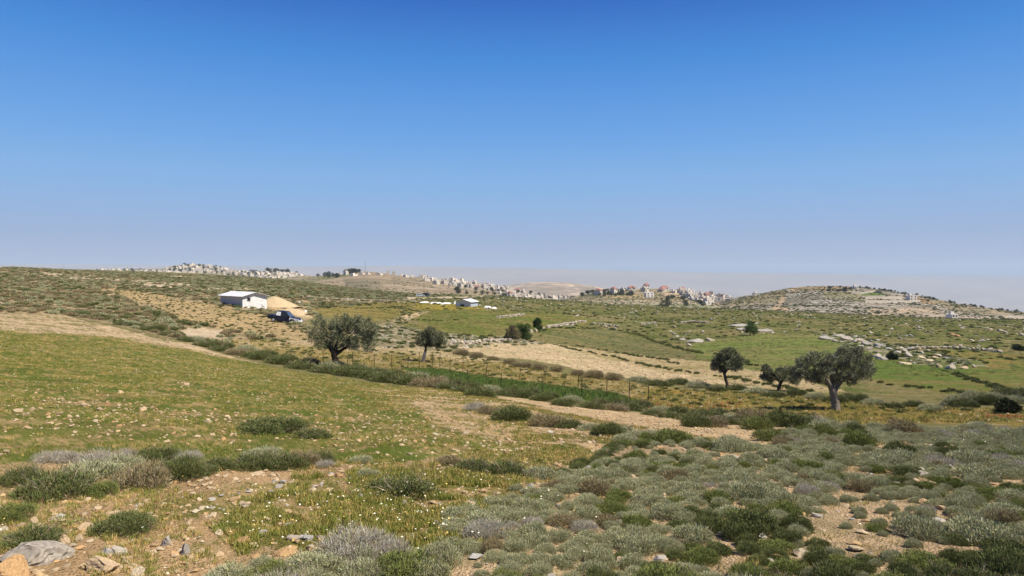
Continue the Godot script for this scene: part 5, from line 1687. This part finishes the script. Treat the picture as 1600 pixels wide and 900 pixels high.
	for i in 1200:
		var p := hill_point(H.mid_right, r.randf_range(880, 1180), r.randf() * 0.5)
		pale.append(stand(p, r.randf_range(0.8, 2.6), r, 0.6))
		pc.append(vary(Color(0.52, 0.47, 0.4), r, 0.15))
	for i in 1500:
		var p := hill_point(H.centre, r.randf_range(440, 900), r.randf())
		if n1.get_noise_2d(p.x * 0.03, p.z * 0.03) > 0.0:
			dots.append(stand(p, r.randf_range(1.5, 4.0), r, 0.6))
	for i in 1500:
		var p := hill_point(H.left, r.randf_range(0, 500), r.randf() * 0.8)
		dots.append(stand(p, r.randf_range(2.0, 5.0), r, 0.6))
	stuff("hill_scrub", S.far_dark, M.leaf, dots, [], "dark scrub dotting the hills behind the fields", "scrub")
	stuff("hill_stones", S.rock0, M.stone, pale, pc, "pale rocks dotting the hills behind the fields", "stones")
	# masts
	for a in [[H.centre, 571, 424.5, 16, "thin radio mast on top of the bare brown hill"], [H.left, 100, 422.5, 13, "faint lattice mast on the ridge at the far left"]]:
		var p := hill_at(a[0], a[1], a[2])
		var tall: float = a[3] / FOCAL * -p.z
		var o := thing("radio_mast", p, 0.3, a[4], "mast")
		for s in 3:
			var an := TAU * s / 3
			var b := MB.new()
			b.tint = Color(0.3, 0.3, 0.31)
			b.tube([Vector3(cos(an), 0, sin(an)) * 1.0 + Vector3(0, -2, 0), Vector3(cos(an) * 0.3, tall, sin(an) * 0.3)], [0.14, 0.1], 5)
			part("leg", b.mesh(), M.plain, o)
		for j in 9:
			var b := MB.new()
			b.tint = Color(0.3, 0.3, 0.31)
			var y := tall * (j + 0.5) / 9.0
			var rr := lerpf(1.0, 0.3, y / tall)
			for s in 3:
				b.tube([Vector3(cos(TAU * s / 3) * rr, y, sin(TAU * s / 3) * rr), Vector3(cos(TAU * (s + 1) / 3) * rr * 0.95, y + tall / 10.0, sin(TAU * (s + 1) / 3) * rr * 0.95)], [0.06, 0.06], 4)
			part("brace", b.mesh(), M.plain, o)

# ---------------------------------------------------------------- sky and light

func sky_panorama() -> ImageTexture:
	# linear radiance by height above the horizon only: pale and slightly pink low down, deep blue above
	var rows := 512
	var im := Image.create(64, rows, false, Image.FORMAT_RGBF)
	var stops := [[-90.0, 0.1765, 0.1647, 0.1529], [-1.0, 0.2176, 0.25, 0.3353], [0.0, 0.2176, 0.2529, 0.3412], [1.1, 0.2129, 0.2571, 0.3559], [2.6, 0.1971, 0.2588, 0.3853], [5, 0.1647, 0.2676, 0.4382], [7.3, 0.1353, 0.2635, 0.4618], [10.8, 0.0853, 0.2206, 0.4647], [16.5, 0.0365, 0.1529, 0.4118], [21.0, 0.0176, 0.0871, 0.3176], [30, 0.0129, 0.0647, 0.2529], [50, 0.0094, 0.0471, 0.1941], [90, 0.0076, 0.0382, 0.1588]]
	for y in rows:
		var e := 90.0 - (y + 0.5) / rows * 180.0
		var k := 0
		while k < stops.size() - 2 and stops[k + 1][0] < e:
			k += 1
		var t := clampf((e - stops[k][0]) / (stops[k + 1][0] - stops[k][0]), 0.0, 1.0)
		var c := Color(lerpf(stops[k][1], stops[k + 1][1], t), lerpf(stops[k][2], stops[k + 1][2], t), lerpf(stops[k][3], stops[k + 1][3], t))
		for x in 64:
			im.set_pixel(x, y, c)
	return ImageTexture.create_from_image(im)

func _ready() -> void:
	t_start = Time.get_ticks_msec()
	rng.seed = 42
	# camera
	var cam := Camera3D.new()
	cam.name = "camera"
	cam.fov = rad_to_deg(2.0 * atan(450.0 / FOCAL))
	cam.position = Vector3(0, EYE, 0)
	cam.rotation.x = -PITCH
	cam.near = 0.1
	cam.far = 90000.0
	add_child(cam)
	# sky, haze, exposure
	var env := Environment.new()
	env.background_mode = Environment.BG_SKY
	var sky := Sky.new()
	var pm := PanoramaSkyMaterial.new()
	pm.panorama = sky_panorama()
	sky.sky_material = pm
	env.sky = sky
	env.tonemap_mode = Environment.TONE_MAPPER_LINEAR
	env.tonemap_exposure = 1.7
	env.fog_enabled = true
	env.fog_density = 0.00006
	env.fog_light_color = Color(0.84, 0.925, 1.0)
	env.sdfgi_enabled = true
	env.ssao_enabled = true
	env.ssil_enabled = true
	var we := WorldEnvironment.new()
	we.name = "world"
	we.environment = env
	add_child(we)
	# the sun stands high on the right, behind the camera
	var sun := DirectionalLight3D.new()
	sun.name = "sun"
	sun.light_energy = 1.55
	sun.light_color = Color(1.0, 0.955, 0.88)
	sun.light_angular_distance = 0.5
	sun.shadow_enabled = true
	add_child(sun)
	var az := deg_to_rad(116.0)
	var el := deg_to_rad(54.0)
	sun.look_at_from_position(Vector3.ZERO, -Vector3(sin(az) * cos(el), sin(el), -cos(az) * cos(el)))

	n1.seed = 3
	n1.frequency = 0.12
	n1.fractal_octaves = 4
	n2.seed = 8
	n2.frequency = 0.15
	n2.fractal_octaves = 3
	n3.seed = 15
	n3.frequency = 0.2
	n3.fractal_octaves = 2
	make_materials()
	make_heights()
	make_zones()
	stage("heights")
	make_ground()
	stage("ground")
	define_hills()
	make_hills()
	stage("hills")
	make_tracks()
	make_shrub_meshes()
	make_olives()
	make_bushes()
	stage("trees")
	make_fences()
	make_sheds()
	make_vehicles()
	stage("built things")
	make_stones()
	make_walls()
	make_towns()
	stage("towns")
	make_named_shrubs()
	make_scrub()
	stage("scrub")
	make_grass()
	stage("grass")
